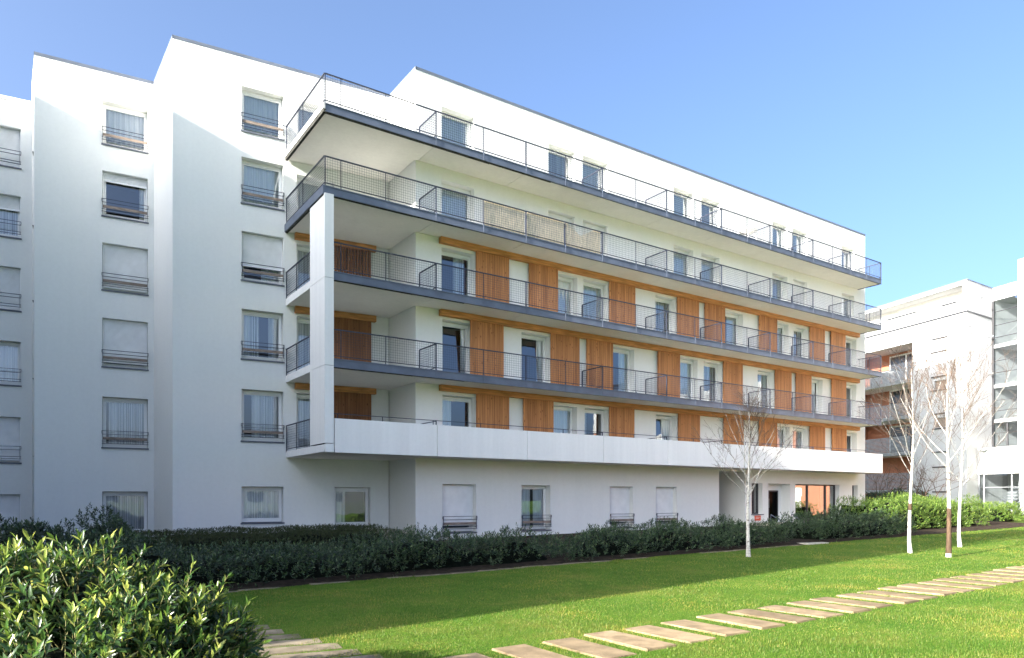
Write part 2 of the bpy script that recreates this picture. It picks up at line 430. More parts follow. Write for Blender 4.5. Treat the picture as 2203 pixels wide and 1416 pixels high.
def window(parent, fr, a, b, c, d, kind='window', r=.26, blind=0., curtain=None, guard=None, sill=True, mullion=False, tilt=False, cmat='curtain', label=None):
    """a framed opening: frame is the part; pane, sill, curtain, shutter, guard rail are its sub-parts"""
    mb = MB(); T = lambda x, y, z: fr(x, y, z); t = .065
    z0 = c + (.01 if kind == 'window' else .0)
    g = .012                                   # frame sits a hair inside the reveal
    a_, b_, c_, d_ = a + g, b - g, z0 + g, d - g
    for x0, x1, q0, q1 in ((a_, a_ + t, c_, d_), (b_ - t, b_, c_, d_), (a_ + t, b_ - t, c_, c_ + t + .03), (a_ + t, b_ - t, d_ - t - .04, d_)):
        mb.box(x0, x1, r, r + .07, q0, q1, 0, T)
    if mullion:
        mid = (a + b) / 2; mb.box(mid - .05, mid + .05, r, r + .07, c_ + t + .03, d_ - t - .04, 0, T)
    # casement bead, a little proud
    for x0, x1, q0, q1 in ((a_ + t, a_ + t + .045, c_ + .1, d_ - .11), (b_ - t - .045, b_ - t, c_ + .1, d_ - .11), (a_ + t + .045, b_ - t - .045, c_ + .1, c_ + .145), (a_ + t + .045, b_ - t - .045, d_ - .155, d_ - .11)):
        mb.box(x0, x1, r + .012, r + .055, q0, q1, 0, T)
    wdw = mb.build('window' if kind == 'window' else 'balcony_door', M['frame'], parent)
    if label: wdw['label'] = label
    p = MB(); ia, ib, ic, id_ = a_ + t + .03, b_ - t - .03, c_ + .12, d_ - .13
    if tilt:
        p.face([fr(ia, r + .03, ic), fr(ib, r + .03, ic), fr(ib, r + .17, id_), fr(ia, r + .17, id_)])
        p.box(ib - .05, ib, r + .03, r + .06, ic, id_, 1, lambda x, y, z: fr(x, y + (z - ic) / (id_ - ic) * .14, z))
    else:
        p.face([fr(ia, r + .035, ic), fr(ib, r + .035, ic), fr(ib, r + .035, id_), fr(ia, r + .035, id_)])
    p.build('pane', [M['glass'], M['frame']], wdw)
    if sill:
        s = MB(); s.box(a - .035, b + .035, -.045, r, c - .045, c + .004, 0, T); s.build('sill', M['sill'], wdw)
    if curtain:
        for (u0, u1) in curtain:
            curtain_mesh(fr, a + .07 + (b - a - .14) * u0, a + .07 + (b - a - .14) * u1, c + .05, d - .05, r + .13).build('curtain', M[cmat], wdw, True)
    if blind > 0:
        r -= .02
        q = MB(); zb = d_ - .02 - (d_ - c_ - .05) * blind; n = max(2, int((d_ - zb) / .042)); h = (d_ - zb) / n
        for i in range(n):
            lo = zb + i * h
            q.face([fr(a_ + .04, r - .068, lo), fr(b_ - .04, r - .068, lo), fr(b_ - .04, r - .04, lo + h * .8), fr(a_ + .04, r - .04, lo + h * .8)])
            q.face([fr(a_ + .04, r - .04, lo + h * .8), fr(b_ - .04, r - .04, lo + h * .8), fr(b_ - .04, r - .068, lo + h), fr(a_ + .04, r - .068, lo + h)])
        q.box(a_ + .03, b_ - .03, r - .075, r - .035, zb - .05, zb, 0, T)
        for x in (a_, b_ - .035): q.box(x, x + .035, r - .06, r - .004, c_, d_, 0, T)
        q.build('roller_shutter', M['shutter_white'], wdw)
    if guard:
        k = MB(); y = -.06; top = c + .62
        for zz in (top, c + .49, c + .23, c + .14): k.bar(fr(a - .02, y, zz), fr(b + .02, y, zz), .018, .018)
        for x in (a + .015, b - .015):
            k.bar(fr(x, y, c + .13), fr(x, y, top), .028, .012)
            for zz in (top - .07, c + .2): k.bar(fr(x, y, zz), fr(x, .06, zz), .014)
        for x in (a - .02, b + .02):
            k.bar(fr(x, y, top), fr(x, y, top - .1), .014)
        k.build('guard_rail', M['rail'], wdw)
        if guard == 'board':
            k = MB(); k.box(a + .02, b - .02, y + .012, y + .04, c + .29, c + .39, 0, T); k.build('guard_board', M['board'], wdw)
    return wdw


# ============================================================ MAIN BUILDING
main = thing('apartment_building', 'long white five-storey apartment block with wire-railed balconies and orange wooden sliding shutters', 'building', (8.2, 24.3, .3))
YF = 24.352
F = Frame((0, YF), (1, 0), (0, 1))
TB = Frame((4.37, 27.46), (7.79, -.79), (.0999, .9950))
TA = Frame((.40, 31.3), (3.86, -.35), (.09, .996))
TC = Frame((-7.57, 34.12), (7.97, -.72), (.09, .996))
ROOF = 18.05
FL = {1: 3.63, 2: 6.48, 3: 9.35, 4: 12.10, 5: 14.80}
XB0, XB1, YB = 8.21, 41.88, 22.90
# facade openings: (x0, x1, floor, dict)
TOP = {1: 5.87, 2: 8.75, 3: 11.5, 4: 14.1, 5: 16.9}
W5 = [(13.3, 14.76), (18.42, 19.86), (20.3, 21.75), (25.97, 27.35), (27.93, 29.3), (33.58, 34.9), (35.4, 36.72), (40.14, 41.45)]
W4 = W5
W3 = [(13.3, 14.78), (18.62, 20.0), (20.33, 21.76), (24.74, 26.11), (29.55, 31.1), (33.75, 35.02), (35.45, 36.79), (40.25, 41.7)]
W2 = [(13.34, 14.7), (17.03, 18.49), (21.9, 23.37), (26.25, 27.65), (28.1, 29.48), (32.32, 33.69), (36.9, 38.22), (40.35, 41.7)]
W1 = [(13.34, 14.82), (18.55, 19.97), (20.41, 21.77), (24.77, 26.18), (33.8, 35.12), (35.4, 36.79), (40.4, 41.75)]
G0 = [(13.34, 14.84, .58, 2.45), (17.03, 18.52, .58, 2.45), (21.87, 23.3, .58, 2.45), (24.77, 26.18, .58, 2.45)]
S3 = [(14.78, 16.34), (17.34, 18.84), (21.76, 23.33), (26.11, 27.62), (28.07, 29.57), (32.32, 33.83), (36.83, 38.25), (38.87, 40.35)]
S2 = [(14.52, 16.07), (18.47, 20.02), (20.44, 21.96), (24.8, 26.28), (29.46, 30.95), (33.67, 35.11), (35.53, 36.96), (38.96, 40.42)]
S1 = [(14.8, 16.34), (17.06, 18.6), (21.76, 23.27), (26.18, 27.69), (29.49, 31.03), (32.32, 33.83), (36.83, 38.27), (39.01, 40.46)]
DOORS = {5: W5, 4: W4, 3: W3, 2: W2, 1: W1}

mb = MB()
up = []
for fl, row in DOORS.items():
    for a, b in row: up.append((a, b, FL[fl] + .06, TOP[fl]))
wall_panel(mb, F, 12.2, 42.65, 3.3, ROOF - .1, up)
ent = [(31.82, 32.72, 1.08, 2.72), (33.23, 35.15, .62, 2.72, .62), (35.62, 39.9, .62, 2.72), (41.25, 41.85, .62, 2.72)]
wall_panel(mb, F, 12.2, 29.25, -.6, 3.3, G0)
wall_panel(mb, F, 31.29, 42.65, -.6, 3.3, ent)
# entrance recess: far cheek, back, near cheek, ceiling
for q in ([(31.29, YF, -.6), (31.29, 29.5, -.6), (31.29, 29.5, 3.3), (31.29, YF, 3.3)], [(29.25, YF, -.6), (29.25, 29.5, -.6), (29.25, 29.5, 3.3), (29.25, YF, 3.3)],
          [(29.25, 29.5, -.6), (31.29, 29.5, -.6), (31.29, 29.5, 3.3), (29.25, 29.5, 3.3)], [(29.25, YF, 3.3), (31.29, YF, 3.3), (31.29, 29.5, 3.3), (29.25, 29.5, 3.3)]):
    mb.face(q)
# flank above the wing's loggia, far end, back
mb.face([(12.2, YF, -.6), (12.2, 40, -.6), (12.2, 40, ROOF - .1), (12.2, YF, ROOF - .1)])
mb.face([(42.65, YF, -.6), (42.65, 40, -.6), (42.65, 40, ROOF - .1), (42.65, YF, ROOF - .1)])
mb.face([(-7.57, 40, -.6), (42.65, 40, -.6), (42.65, 40, ROOF - .1), (-7.57, 40, ROOF - .1)])
mb.build('wall', M['render'], main)

# left wing: three stepped faces
def sB(x): return (x - 4.37) / .9949
def sA(x): return (x - .40) / .9959
ZB = [(15.28, 16.9), (12.65, 14.32), (9.84, 11.63), (6.98, 8.80), (3.99, 5.88), (1.0, 2.33)]
ZA = [(15.24, 16.87), (12.54, 14.24), (9.75, 11.53), (6.86, 8.70), (3.82, 5.73), (.55, 2.16)]
ZC = [(14.52, 16.04), (11.84, 13.46), (9.06, 10.72), (6.21, 7.89), (3.26, 5.0), (.5, 2.05)]
hB = [(sB(6.63), sB(8.1), *z) for z in ZB]
hA = [(sA(2.53), sA(4.05), *z) for z in ZA]
hC = [(6.05, 7.59, *z) for z in ZC]
hL = [(sB(8.58), sB(9.98), FL[k] + .06, TOP[k]) for k in FL]            # doors in the loggia
hG = [(sB(10.01), sB(11.42), .80, 2.33)]
mb = MB()
SBE = 7.84
wall_panel(mb, TB, 0, SBE, -.6, ROOF - .1, hB + hL + hG)
wall_panel(mb, TA, 0, 3.876, -.6, ROOF - .1, hA)
wall_panel(mb, TC, 0, 8.0, -.6, 17.06, hC)
for p, q, zt in (((4.26, 30.95), (4.37, 27.46), ROOF - .1), ((.35, 33.42), (.40, 31.3), ROOF - .1), ((-7.57, 34.12), (-7.57, 40), 17.06)):
    mb.face([(*p, -.6), (*q, -.6), (*q, zt), (*p, zt)])
mb.build('wall', M['render_left'], main)
# dim rooms behind the panes
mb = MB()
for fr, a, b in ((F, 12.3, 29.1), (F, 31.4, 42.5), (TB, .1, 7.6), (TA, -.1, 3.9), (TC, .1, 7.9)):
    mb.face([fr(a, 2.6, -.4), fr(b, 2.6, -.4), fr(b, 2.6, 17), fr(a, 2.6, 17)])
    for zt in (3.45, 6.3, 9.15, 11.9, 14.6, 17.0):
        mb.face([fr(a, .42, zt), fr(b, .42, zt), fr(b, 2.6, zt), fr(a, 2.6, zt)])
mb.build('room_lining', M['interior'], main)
# roof deck and sheet metal coping
mb = MB()
mb.prism([(12.3, YF + .1), (42.55, YF + .1), (42.55, 39.9), (.5, 39.9), (.5, 31.42), (4.36, 31.07), (4.47, 27.58), (12.3, 26.8)], ROOF - .3, ROOF - .2)
mb.prism([(-7.47, 34.25), (.28, 33.55), (.28, 39.9), (-7.47, 39.9)], 16.8, 16.9)
mb.build('roof', M['coping'], main)
mb = MB()
loop = [(.40, 33.4), (.40, 31.3), (4.26, 30.95), (4.37, 27.46), (12.2, 26.67), (12.2, YF), (42.65, YF), (42.65, 39.9)]
for i, (p, q) in enumerate(zip(loop, loop[1:])):
    d = Vector((q[0] - p[0], q[1] - p[1], 0)).normalized()
    out = Vector((d.y, -d.x, 0))
    o = out * -.14
    a, b = Vector((*p, 0)), Vector((*q, 0)); k = .012 + .002 * i
    mb.prism([(a + out * .012 - d * k)[:2], (b + out * .012 + d * k)[:2], (b + o)[:2], (a + o)[:2]], ROOF - .11 + .001 * i, ROOF + .0005 * i)
mb.build('coping', M['coping'], main)
mb = MB(); mb.box(-.02, 7.97, -.04, .15, 17.05, 17.17, 0, lambda x, y, z: TC(x, y, z)); mb.build('coping', M['frame'], main)

# unseen boxes added on the roof to raise its shadow on the far block
mb = MB(); mb.box(33, 42.2, 27.6, 30.8, ROOF - .2, 18.95); mb.box(33, 42.2, 30.81, 38.5, ROOF - .2, 19.6); mb.build('added_shadow_box', M['galv'], main)
# windows of the wing
curt = [[(0, 1)], [(0, .35), (.7, 1)], [(.0, .5)], [(.05, .95)], [(.55, 1)], [(0, .3), (.6, 1)]]
cfgB = [dict(curtain=[(0, 1)]), dict(curtain=[(0, 1)], ), dict(blind=.68, curtain=[(.5, 1)]), dict(curtain=[(0, .45), (.7, 1)], cmat='curtain_grey'), dict(curtain=[(.25, 1)], cmat='curtain_grey'), dict(curtain=[(0, 1)], cmat='curtain_mid')]
cfgA = [dict(curtain=[(0, 1)]), dict(blind=.16, curtain=[(.85, 1)]), dict(blind=.93), dict(blind=.9), dict(curtain=[(.1, 1)], cmat='curtain_grey'), dict(curtain=[(0, 1)], cmat='curtain_grey')]
cfgC = [dict(blind=.97), dict(blind=.3, curtain=[(0, 1)], cmat='curtain_grey'), dict(blind=.96), dict(curtain=[(0, 1)], cmat='curtain_mid'), dict(blind=.95), dict(blind=.8)]
for i in range(6):
    g = 'board' if i < 5 else None
    window(main, TB, *hB[i], guard=g, **cfgB[i])
    window(main, TA, *hA[i], guard=g, **cfgA[i])
    window(main, TC, *hC[i], guard='plain' if i < 5 else None, **cfgC[i])
for k, h in zip(FL, hL):
    window(main, TB, *h, kind='door', sill=False, curtain=[(0, 1)], cmat='curtain_grey' if k < 4 else 'curtain')
window(main, TB, *hG[0], curtain=[(.0, .35)], cmat='curtain_grey')
# doors and windows of the long facade
cset = {5: [[(0, 1)]] * 8, 4: [[(0, 1)], [(0, .4)], [(0, 1)], [(0, 1)], [(.2, 1)], [(0, 1)], [(0, 1)], [(.4, 1)]],
        3: [[(.5, .85)], [(0, 1)], [(0, 1)], [(0, .9)], [(.5, 1)], [(.2, 1)], [(.3, 1)], [(0, .5)]],
        2: [[(.8, 1)], [(.75, 1)], [(.6, 1)], [(0, 1)], [(.1, .9)], [(.5, 1)], [(.4, 1)], [(.3, .7)]],
        1: [[(0, .4)], [(0, 1)], [(0, .3)], [(.55, 1)], [(.6, 1)], [(.5, 1)], [(.3, .7)]]}
for fl, row in DOORS.items():
    for i, (a, b) in enumerate(row):
        bl = 1.0 if (fl == 4 and i in (2, 6)) else 0
        if fl == 4 and i == 1: bl = .12
        tl = (fl == 2 and i in (0, 1, 6)) or (fl == 1 and i in (3, 6)) or (fl == 3 and i == 1)
        window(main, F, a, b, FL[fl] + .06, TOP[fl], kind='door', r=.30, sill=False, curtain=cset[fl][i] if not bl == 1 else None, blind=bl * .97, tilt=tl, cmat='curtain' if (i + fl) % 3 else 'curtain_grey')
for i, h in enumerate(G0):
    window(main, F, *h, r=.30, guard='board', blind=(.86, 0, .86, .86)[i], curtain=None if i != 1 else [(0, .5), (.6, 1)])
# entrance: side light, door, shop window, slot
def dark_glazing(name, a, b, c, d, bars, r=.26):
    mb = MB(); T = lambda x, y, z: F(x, y, z); t = .07
    for x0, x1, q0, q1 in [(a + .005, a + t, c + .005, d - .005), (b - t, b - .005, c + .005, d - .005), (a + t, b - t, c + .005, c + t), (a + t, b - t, d - t, d - .005)] + [(u, v, c + t, d - t) for u, v in bars]:
        mb.box(x0, x1, r, r + .08, q0, q1, 0, T)
    o = mb.build(name, M['dark_frame'], main)
    p = MB(); p.face([F(a + .05, r + .05, c + .05), F(b - .05, r + .05, c + .05), F(b - .05, r + .05, d - .05), F(a + .05, r + .05, d - .05)]); p.build('pane', M['glass_dark'], o)
    return o
o = dark_glazing('window', 31.82, 32.72, 1.08, 2.72, [(32.3, 32.38)])
s = MB(); s.box(31.78, 32.78, -.06, .26, 1.03, 1.078, 0, lambda x, y, z: F(x, y, z)); s.build('sill', M['sill'], o)
curtain_mesh(F, 32.3, 32.66, 1.12, 2.66, .5).build('curtain', M['curtain_grey'], o, True)
o = dark_glazing('window', 35.62, 39.9, .62, 2.72, [(37.1, 37.22), (38.86, 38.98)])
curtain_mesh(F, 38.95, 39.85, .66, 2.66, .6).build('curtain', M['curtain_grey'], o, True)
dark_glazing('window', 41.25, 41.85, .62, 2.72, [])
mb = MB(); T = lambda x, y, z: F(x, y, z)
mb.box(33.24, 35.14, .56, .62, 2.36, 2.715, 0, T); mb.box(34.85, 35.14, .56, .62, .62, 2.36, 0, T); mb.build('door_surround', M['render'], main)
mb = MB()
for x0, x1, q0, q1 in ((33.24, 33.3, .63, 2.355), (34.78, 34.845, .63, 2.355), (33.3, 34.78, 2.28, 2.355), (33.3, 34.78, .63, .72), (34.0, 34.06, .72, 2.28)):
    mb.box(x0, x1, .55, .61, q0, q1, 0, T)
door = mb.build('entrance_door', M['dark_frame'], main)
p = MB(); p.face([F(33.28, .58, .7), F(34.8, .58, .7), F(34.8, .58, 2.3), F(33.28, .58, 2.3)]); p.build('pane', glass_mat('door_glass', (.10, .10, .11), -.12), door)
p = MB(); p.bar(F(33.96, .5, 1.4), F(33.96, .5, 1.9), .03); p.build('handle', M['galv'], door)

# ---- balconies
BAYS = [12.30, 16.25, 20.17, 23.99, 27.71, 31.42, 35.10, 38.65]
MIDS = [8.75, 10.35, 14.3, 18.2, 22.1, 25.85, 29.6, 33.3, 36.9, 40.3]
DIV = [12.30, 20.17, 23.99, 27.71, 31.42, 35.10, 38.65]
slab_poly = [(XB0, YB + .1), (XB1 - .08, YB + .1), (XB1 - .08, YF - .006), (12.19, YF - .006), (12.19, 26.655), (XB0, 27.055)]


def railing(parent, p, q, z0, z1, posts, thin, wires=True, end_posts=True):
    """p->q in plan: rails and posts in one mesh, the welded wire panel in another"""
    P, Q = Vector((*p, 0)), Vector((*q, 0)); L = (Q - P).length; d = (Q - P) / L
    at = lambda s, z: (P + d * s + Vector((0, 0, z)))
    k = MB()
    k.bar(at(0, z1), at(L, z1), .045, .035); k.bar(at(0, z0), at(L, z0), .03, .025)
    for s in posts: k.bar(at(s, z0 - .12), at(s, z1), .05, .03)
    for s in thin: k.bar(at(s, z0 - .1), at(s, z1), .022, .022)
    k.build('railing', M['rail'], parent)
    if wires:
        g = MB(); n = max(2, int(L / .085)); r = .0055
        for i in range(1, n):
            s = L * i / n; g.bar(at(s, z0), at(s, z1), r)
        m_ = max(2, int((z1 - z0) / .085))
        for j in range(1, m_):
            zz = z0 + (z1 - z0) * j / m_; g.bar(at(0, zz), at(L, zz), r)
        g.build('wire_panel', M['rail'], parent)


for fl in (5, 4, 3, 2, 1):
    zt = FL[fl]; thick = .25 if fl > 1 else .23
    mb = MB()
    mb.prism(slab_poly, zt - thick + .05, zt - .004)
    segs = [XB0 + .004] + BAYS + [XB1 - .084]              # soffit panels with open joints
    for a, b in zip(segs, segs[1:]):
        mb.box(a + .008, b - .008, YB + .102, YF - .008, zt - thick, zt - thick + .05)
    mb.prism([(XB0 + .004, YF - .008), (12.18, YF - .008), (12.18, 26.65), (XB0 + .004, 27.05)], zt - thick + .001, zt - thick + .05)
    bal = mb.build('balcony', M['soffit'], main)
    if fl > 1:
        x0 = XB0 if fl > 3 else 8.50
        k = MB()
        k.box(x0 - .0, XB1, YB + .02, YB + .1, zt - thick - .02, zt + .012)
        k.box(x0, XB1, YB, YB + .02, zt - .02, zt + .014); k.box(x0, XB1, YB, YB + .02, zt - thick - .022, zt - thick + .0)
        k.box(XB1 - .08, XB1, YB + .1, YF - .01, zt - thick - .021, zt + .011)
        if fl == 4: k.box(XB0 - .08, XB0 - .001, YB + .002, 27.05, zt - thick - .02, zt + .01)
        for x in BAYS + MIDS[2:]: k.box(x - .02, x + .02, YB - .012, YB - .0005, zt - thick - .03, zt + .05)
        k.build('fascia', M['steel'], bal)
        if fl == 5:
            k = MB(); k.box(XB0 - .08, XB0 - .001, YB + .002, 27.05, zt - thick + .06, zt + .01); k.build('fascia', M['steel_light'], bal)  # sunlit side fascia: the sunlight put into its colour by a paler steel
            k = MB(); k.box(XB0 - .06, XB0 + .03, YB + .004, 27.03, zt - thick - .05, zt - thick + .058)
            k.box(XB0 - .06, 14.6, YB + .03, YB + .12, zt - thick - .05, zt - thick - .0205); k.box(14.6, 17.5, YB + .03, YB + .12, zt - thick - .034, zt - thick - .0205); k.build('drip_edge', M['stain'], bal)
        else:
            k = MB()
            if fl == 4: k.box(XB0 - .05, XB0 + .03, YB + .05, 27.03, zt - thick - .06, zt - thick - .0205)
            k.box(x0, 11.4, YB + .04, YB + .12, zt - thick - .04, zt - thick - .0205); k.box(11.4, 13.5, YB + .04, YB + .12, zt - thick - .03, zt - thick - .0205); k.build('drip_edge', M['stain'], bal)
        if fl in (3, 2):
            k = MB(); k.box(XB0 - .03, XB0 - .001, YB + .12, 27.06, zt - thick - .01, zt - .0); k.build('edge', M['concrete'], bal)
        yr = YB + .03
        a0 = XB0 if fl > 3 else 8.5
        railing(bal, (a0, yr), (XB1 - .03, yr), zt + .1, zt + .97, [x - a0 for x in ([a0] if fl > 3 else []) + BAYS + [XB1 - .04]], [x - a0 for x in MIDS])
        railing(bal, (XB1 - .03, yr), (XB1 - .03, YF - .02), zt + .1, zt + .97, [], [.7])
        ys = yr if fl > 3 else 24.32
        railing(bal, (XB0 - .02, 27.02), (XB0 - .02, ys), zt + .1, zt + .97, [.03], [1.2] if fl < 4 else [1.9])
        for x in DIV:
            railing(bal, (x, yr + .04), (x, YF - .14), zt + .1, zt + .95, [1.26], [])
    else:
        k = MB(); edges = [8.50] + BAYS + [XB1]
        for a, b in zip(edges, edges[1:]):
            k.box(a + .012, b - .012, YB - .06, YB + .09, 3.40, 4.52)
        k.box(XB1 - .14, XB1, YB + .095, YF - .012, 3.402, 4.515)
        k.build('parapet', M['concrete'], bal)
        k = MB(); k.box(XB0 - .03, XB0 - .001, YB + .0, 27.06, 3.42, 3.66); k.box(XB0, 8.478, YB - .055, YB + .098, 3.405, 3.68); k.build('edge', M['concrete'], bal)
        k = MB(); yr = YB + .02
        k.bar((8.5, yr, 4.68), (XB1 - .05, yr, 4.68), .022)
        for x in BAYS + MIDS: k.bar((x - .12, yr, 4.50), (x - .12, yr, 4.68), .02)
        for x in DIV:
            k.bar((x, yr, 4.69), (x, yr, 4.45), .045, .02); k.bar((x, yr, 4.66), (x, YF - .1, 4.66), .025)
        k.build('railing', M['rail'], bal)
        railing(bal, (XB0 - .02, 27.02), (XB0 - .02, 24.32), zt + .1, zt + .97, [.03], [1.2])
# column at the corner
mb = MB()
for a, b in ((3.70, 6.235), (6.25, 9.10), (9.115, 11.845)): mb.box(8.17, 8.475, YB - .055, 24.30, a, b)
mb.build('column', M['concrete'], main)
mb = MB(); mb.box(8.19, 8.46, YB - .03, 24.28, 3.69, 11.846); mb.build('column_joint', M['stain'], main)
# terrace under the loggia
mb = MB(); mb.prism([(8.3, YF + .02), (12.19, YF + .02), (12.19, 26.65), (8.3, 27.04)], -.3, .70); mb.build('terrace', M['path'], main)
# shutter tracks and sliding shutters
trk = {3: (11.845, 11.62), 2: (9.09, 8.86), 1: (6.22, 6.0)}
for fl, S in ((3, S3), (2, S2), (1, S1)):
    hi, lo = trk[fl]
    k = MB(); k.box(13.18, 41.75, YF - .2, YF - .003, lo, hi); k.build('shutter_track', M['beam'], main)
    k = MB(); k.box(sB(8.5), sB(11.6), -.2, -.003, lo, hi, 0, lambda x, y, z: TB(x, y, z)); k.build('shutter_track', M['beam'], main)
    for a, b in S:
        k = MB(); n = max(4, round((b - a) / .115)); wd = (b - a) / n
        for i in range(n):
            o_ = .002 * (i % 2); k.box(a + i * wd + .002, a + (i + 1) * wd - .002, YF - .125 + o_, YF - .07, FL[fl] + .04, lo + .002)
        k.box(a + .02, b - .02, YF - .068, YF - .04, FL[fl] + .2, FL[fl] + .3); k.box(a + .02, b - .02, YF - .068, YF - .04, lo - .3, lo - .2)
        k.build('shutter', M['wood'], main)
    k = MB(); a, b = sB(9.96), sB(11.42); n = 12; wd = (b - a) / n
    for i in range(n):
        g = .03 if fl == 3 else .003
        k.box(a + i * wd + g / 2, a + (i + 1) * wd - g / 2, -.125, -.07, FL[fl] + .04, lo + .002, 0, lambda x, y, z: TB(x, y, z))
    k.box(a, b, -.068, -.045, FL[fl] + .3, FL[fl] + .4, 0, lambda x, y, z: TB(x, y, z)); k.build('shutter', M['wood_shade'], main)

# things that belong to tenants
def bamboo(x0, x1, torn, label):
    mb = MB(); x = x0
    while x < x1:
        wd = random.uniform(.009, .014); u = (x - x0) / (x1 - x0)
        hi = FL[4] + 1.0 + random.uniform(-.02, .02)
        if torn: hi -= max(0, .42 * (1 - abs(u - .42) / .42)) * random.uniform(.9, 1.05)
        y = YB + .075 + random.uniform(-.004, .004)
        mb.box(x, x + wd * .9, y, y + .008, FL[4] + .05, hi); x += wd
    for zz in (.15, .45, .75): mb.box(x0, x1, YB + .068, YB + .07, FL[4] + zz, FL[4] + zz + .006)
    return tag(mb.build('bamboo_screen', M['bamboo']), label, 'screen', 'bamboo screens tied to the balcony railing')
bamboo(14.36, 16.2, False, 'leftmost of the three bamboo screens on the fourth-floor balcony railing, flat straight top')
bamboo(16.33, 18.16, False, 'middle bamboo screen of three, in front of a balcony door on the fourth floor')
bamboo(18.26, 20.1, True, 'torn bamboo screen with sagging top edge, rightmost of three on the railing')
tb = thing('plastic_table', 'round white plastic table on the top balcony', 'table', (30.55, 23.65, FL[5]))
mb = MB(); mb.tube([(30.55, 23.65, FL[5] + .68), (30.55, 23.65, FL[5] + .69), (30.55, 23.65, FL[5] + .72), (30.55, 23.65, FL[5] + .725)], [.45, .5, .5, .46], 28); mb.build('tabletop', M['plastic'], tb)
for dx, dy in ((.28, .28), (-.28, .28), (.28, -.28), (-.28, -.28)):
    mb = MB(); mb.tube([(30.55 + dx * 1.25, 23.65 + dy * 1.25, FL[5]), (30.55 + dx, 23.65 + dy, FL[5] + .69)], [.022, .03], 8); mb.build('leg', M['plastic'], tb)
sg = thing('sign', 'small red sign plate with pale lettering on the wall beside the entrance', 'sign', (32.3, YF - .03, .88))
mb = MB(); mb.box(32.06, 32.54, YF - .035, YF - .004, .74, 1.0); mb.build('plate', M['red'], sg)
mb = MB()
for zz, a, b in ((.90, 32.12, 32.46), (.83, 32.12, 32.36)):
    x = a
    while x < b: mb.box(x, x + .018, YF - .0365, YF - .0352, zz, zz + .03 + random.choice((0, .012))); x += random.choice((.028, .028, .05))
mb.build('lettering', M['plastic'], sg)

# ground-floor entrance: steps and two handrails
mb = MB()
for i in range(3): mb.box(30.6, 34.9, 21.2 + i * .35, YF - .012, -.2, .45 + .09 * i - .0)
tag(mb.build('entrance_steps', M['path']), 'low pale concrete steps leading up to the dark entrance door', 'steps')
def handrail(pts, label):
    t = thing('handrail', label, 'handrail', (pts[0][0], pts[0][1], .4), 'handrails at the entrance steps')
    mb = MB(); mb.tube(pts, [.022] * len(pts), 8); mb.build('rail', M['steel'], t)
    for p in (pts[0], pts[-1]):
        mb = MB(); mb.tube([(p[0], p[1], .3), p], [.018, .018], 8); mb.build('post', M['steel'], t)
handrail([(30.9, 22.5, 1.10), (31.05, 21.5, .55)], 'sloping steel handrail in front of the dark entrance door')
handrail([(32.6, 22.5, 1.12), (32.3, 21.5, .62)], 'sloping steel handrail in front of the large entrance window')
mb = MB(); mb.box(42.75, 44.2, 23.4, 23.9, .2, .95); mb.box(42.7, 44.25, 23.35, 23.95, .95, 1.03)
tag(mb.build('concrete_block', M['concrete']), 'low pale concrete block at the right-hand corner of the balcony building', 'block')

# ============================================================ FAR BUILDING
far = thing('apartment_building', 'far white block with terracotta balcony recess and glazed stair tower', 'building', (57.4, 25.05, .6))
E1 = Vector((.2576, .9662)); N1 = Vector((.9662, -.2576))
R1 = Frame((57.4, 25.05), E1, N1)
T1 = lambda x, y, z: R1(x, y, z)
FX1 = Frame((57.4, 25.05), (1, 0), (0, 1))
R2 = Frame((61.5, 25.05), (-E1.x, -E1.y), N1)      # stair tower face, toward the viewer
mb = MB()
small = [(1.6, 2.71, 10.29, 10.95), (1.6, 2.71, 7.36, 8.1)]
wall_panel(mb, R1, 0, 26, -.5, 18.0, [(.35, 22, 16.95, 17.72, 1.4), (4.68, 22, -.4, 14.36, 2.4)] + [(*h, .2) for h in small])
wall_panel(mb, FX1, 0, 4.1, -.5, 18.0, [])
mb.face([(57.4, 25.05, 18.0), R1(26, 0, 18.0), R1(26, 14, 18.0), (70, 25.05, 18.0)])
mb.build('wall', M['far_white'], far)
mb = MB(); mb.box(.34, 22, 1.38, 1.42, 16.9, 17.8, 0, T1); mb.build('terrace_back_wall', M['soffit'], far)
mb = MB(); mb.box(-.03, 26, -.05, .1, 15.63, 15.75, 0, T1); mb.box(0.051, 4.05, -.05, .05, 15.632, 15.748, 0, lambda x, y, z: FX1(x, y, z)); mb.build('ledge', M['dark_frame'], far); mb = MB()  # ledges here and below near-black: shade under them put into the colour
for a, b, z in ((4.25, 7.15, 16.64), (.79, 2.03, 16.53), (1.6, 2.95, 14.12), (1.6, 3.03, 13.1), (1.6, 2.95, 11.2), (1.6, 2.99, 10.16), (1.5, 2.85, 8.35), (1.5, 2.85, 7.22), (1.6, 2.85, 5.43), (1.6, 2.85, 4.28), (1.6, 2.85, 2.39)):
    mb.box(a, b, -.06, .02, z, z + .10, 0, T1); mb.build('ledge', M['dark_frame'], far); mb = MB()
mb = MB(); mb.box(-.04, 26, -.04, .12, 18.0, 18.06, 0, T1); mb.box(.09, 4.1, -.04, .1, 18.002, 18.058, 0, lambda x, y, z: FX1(x, y, z)); mb.build('coping', M['coping'], far)
for h in small:
    mb = MB(); a, b, c, d = h
    mb.box(a + .004, b - .004, .12, .16, c + .004, d - .004, 0, T1); wn_ = mb.build('window', M['board'], far)
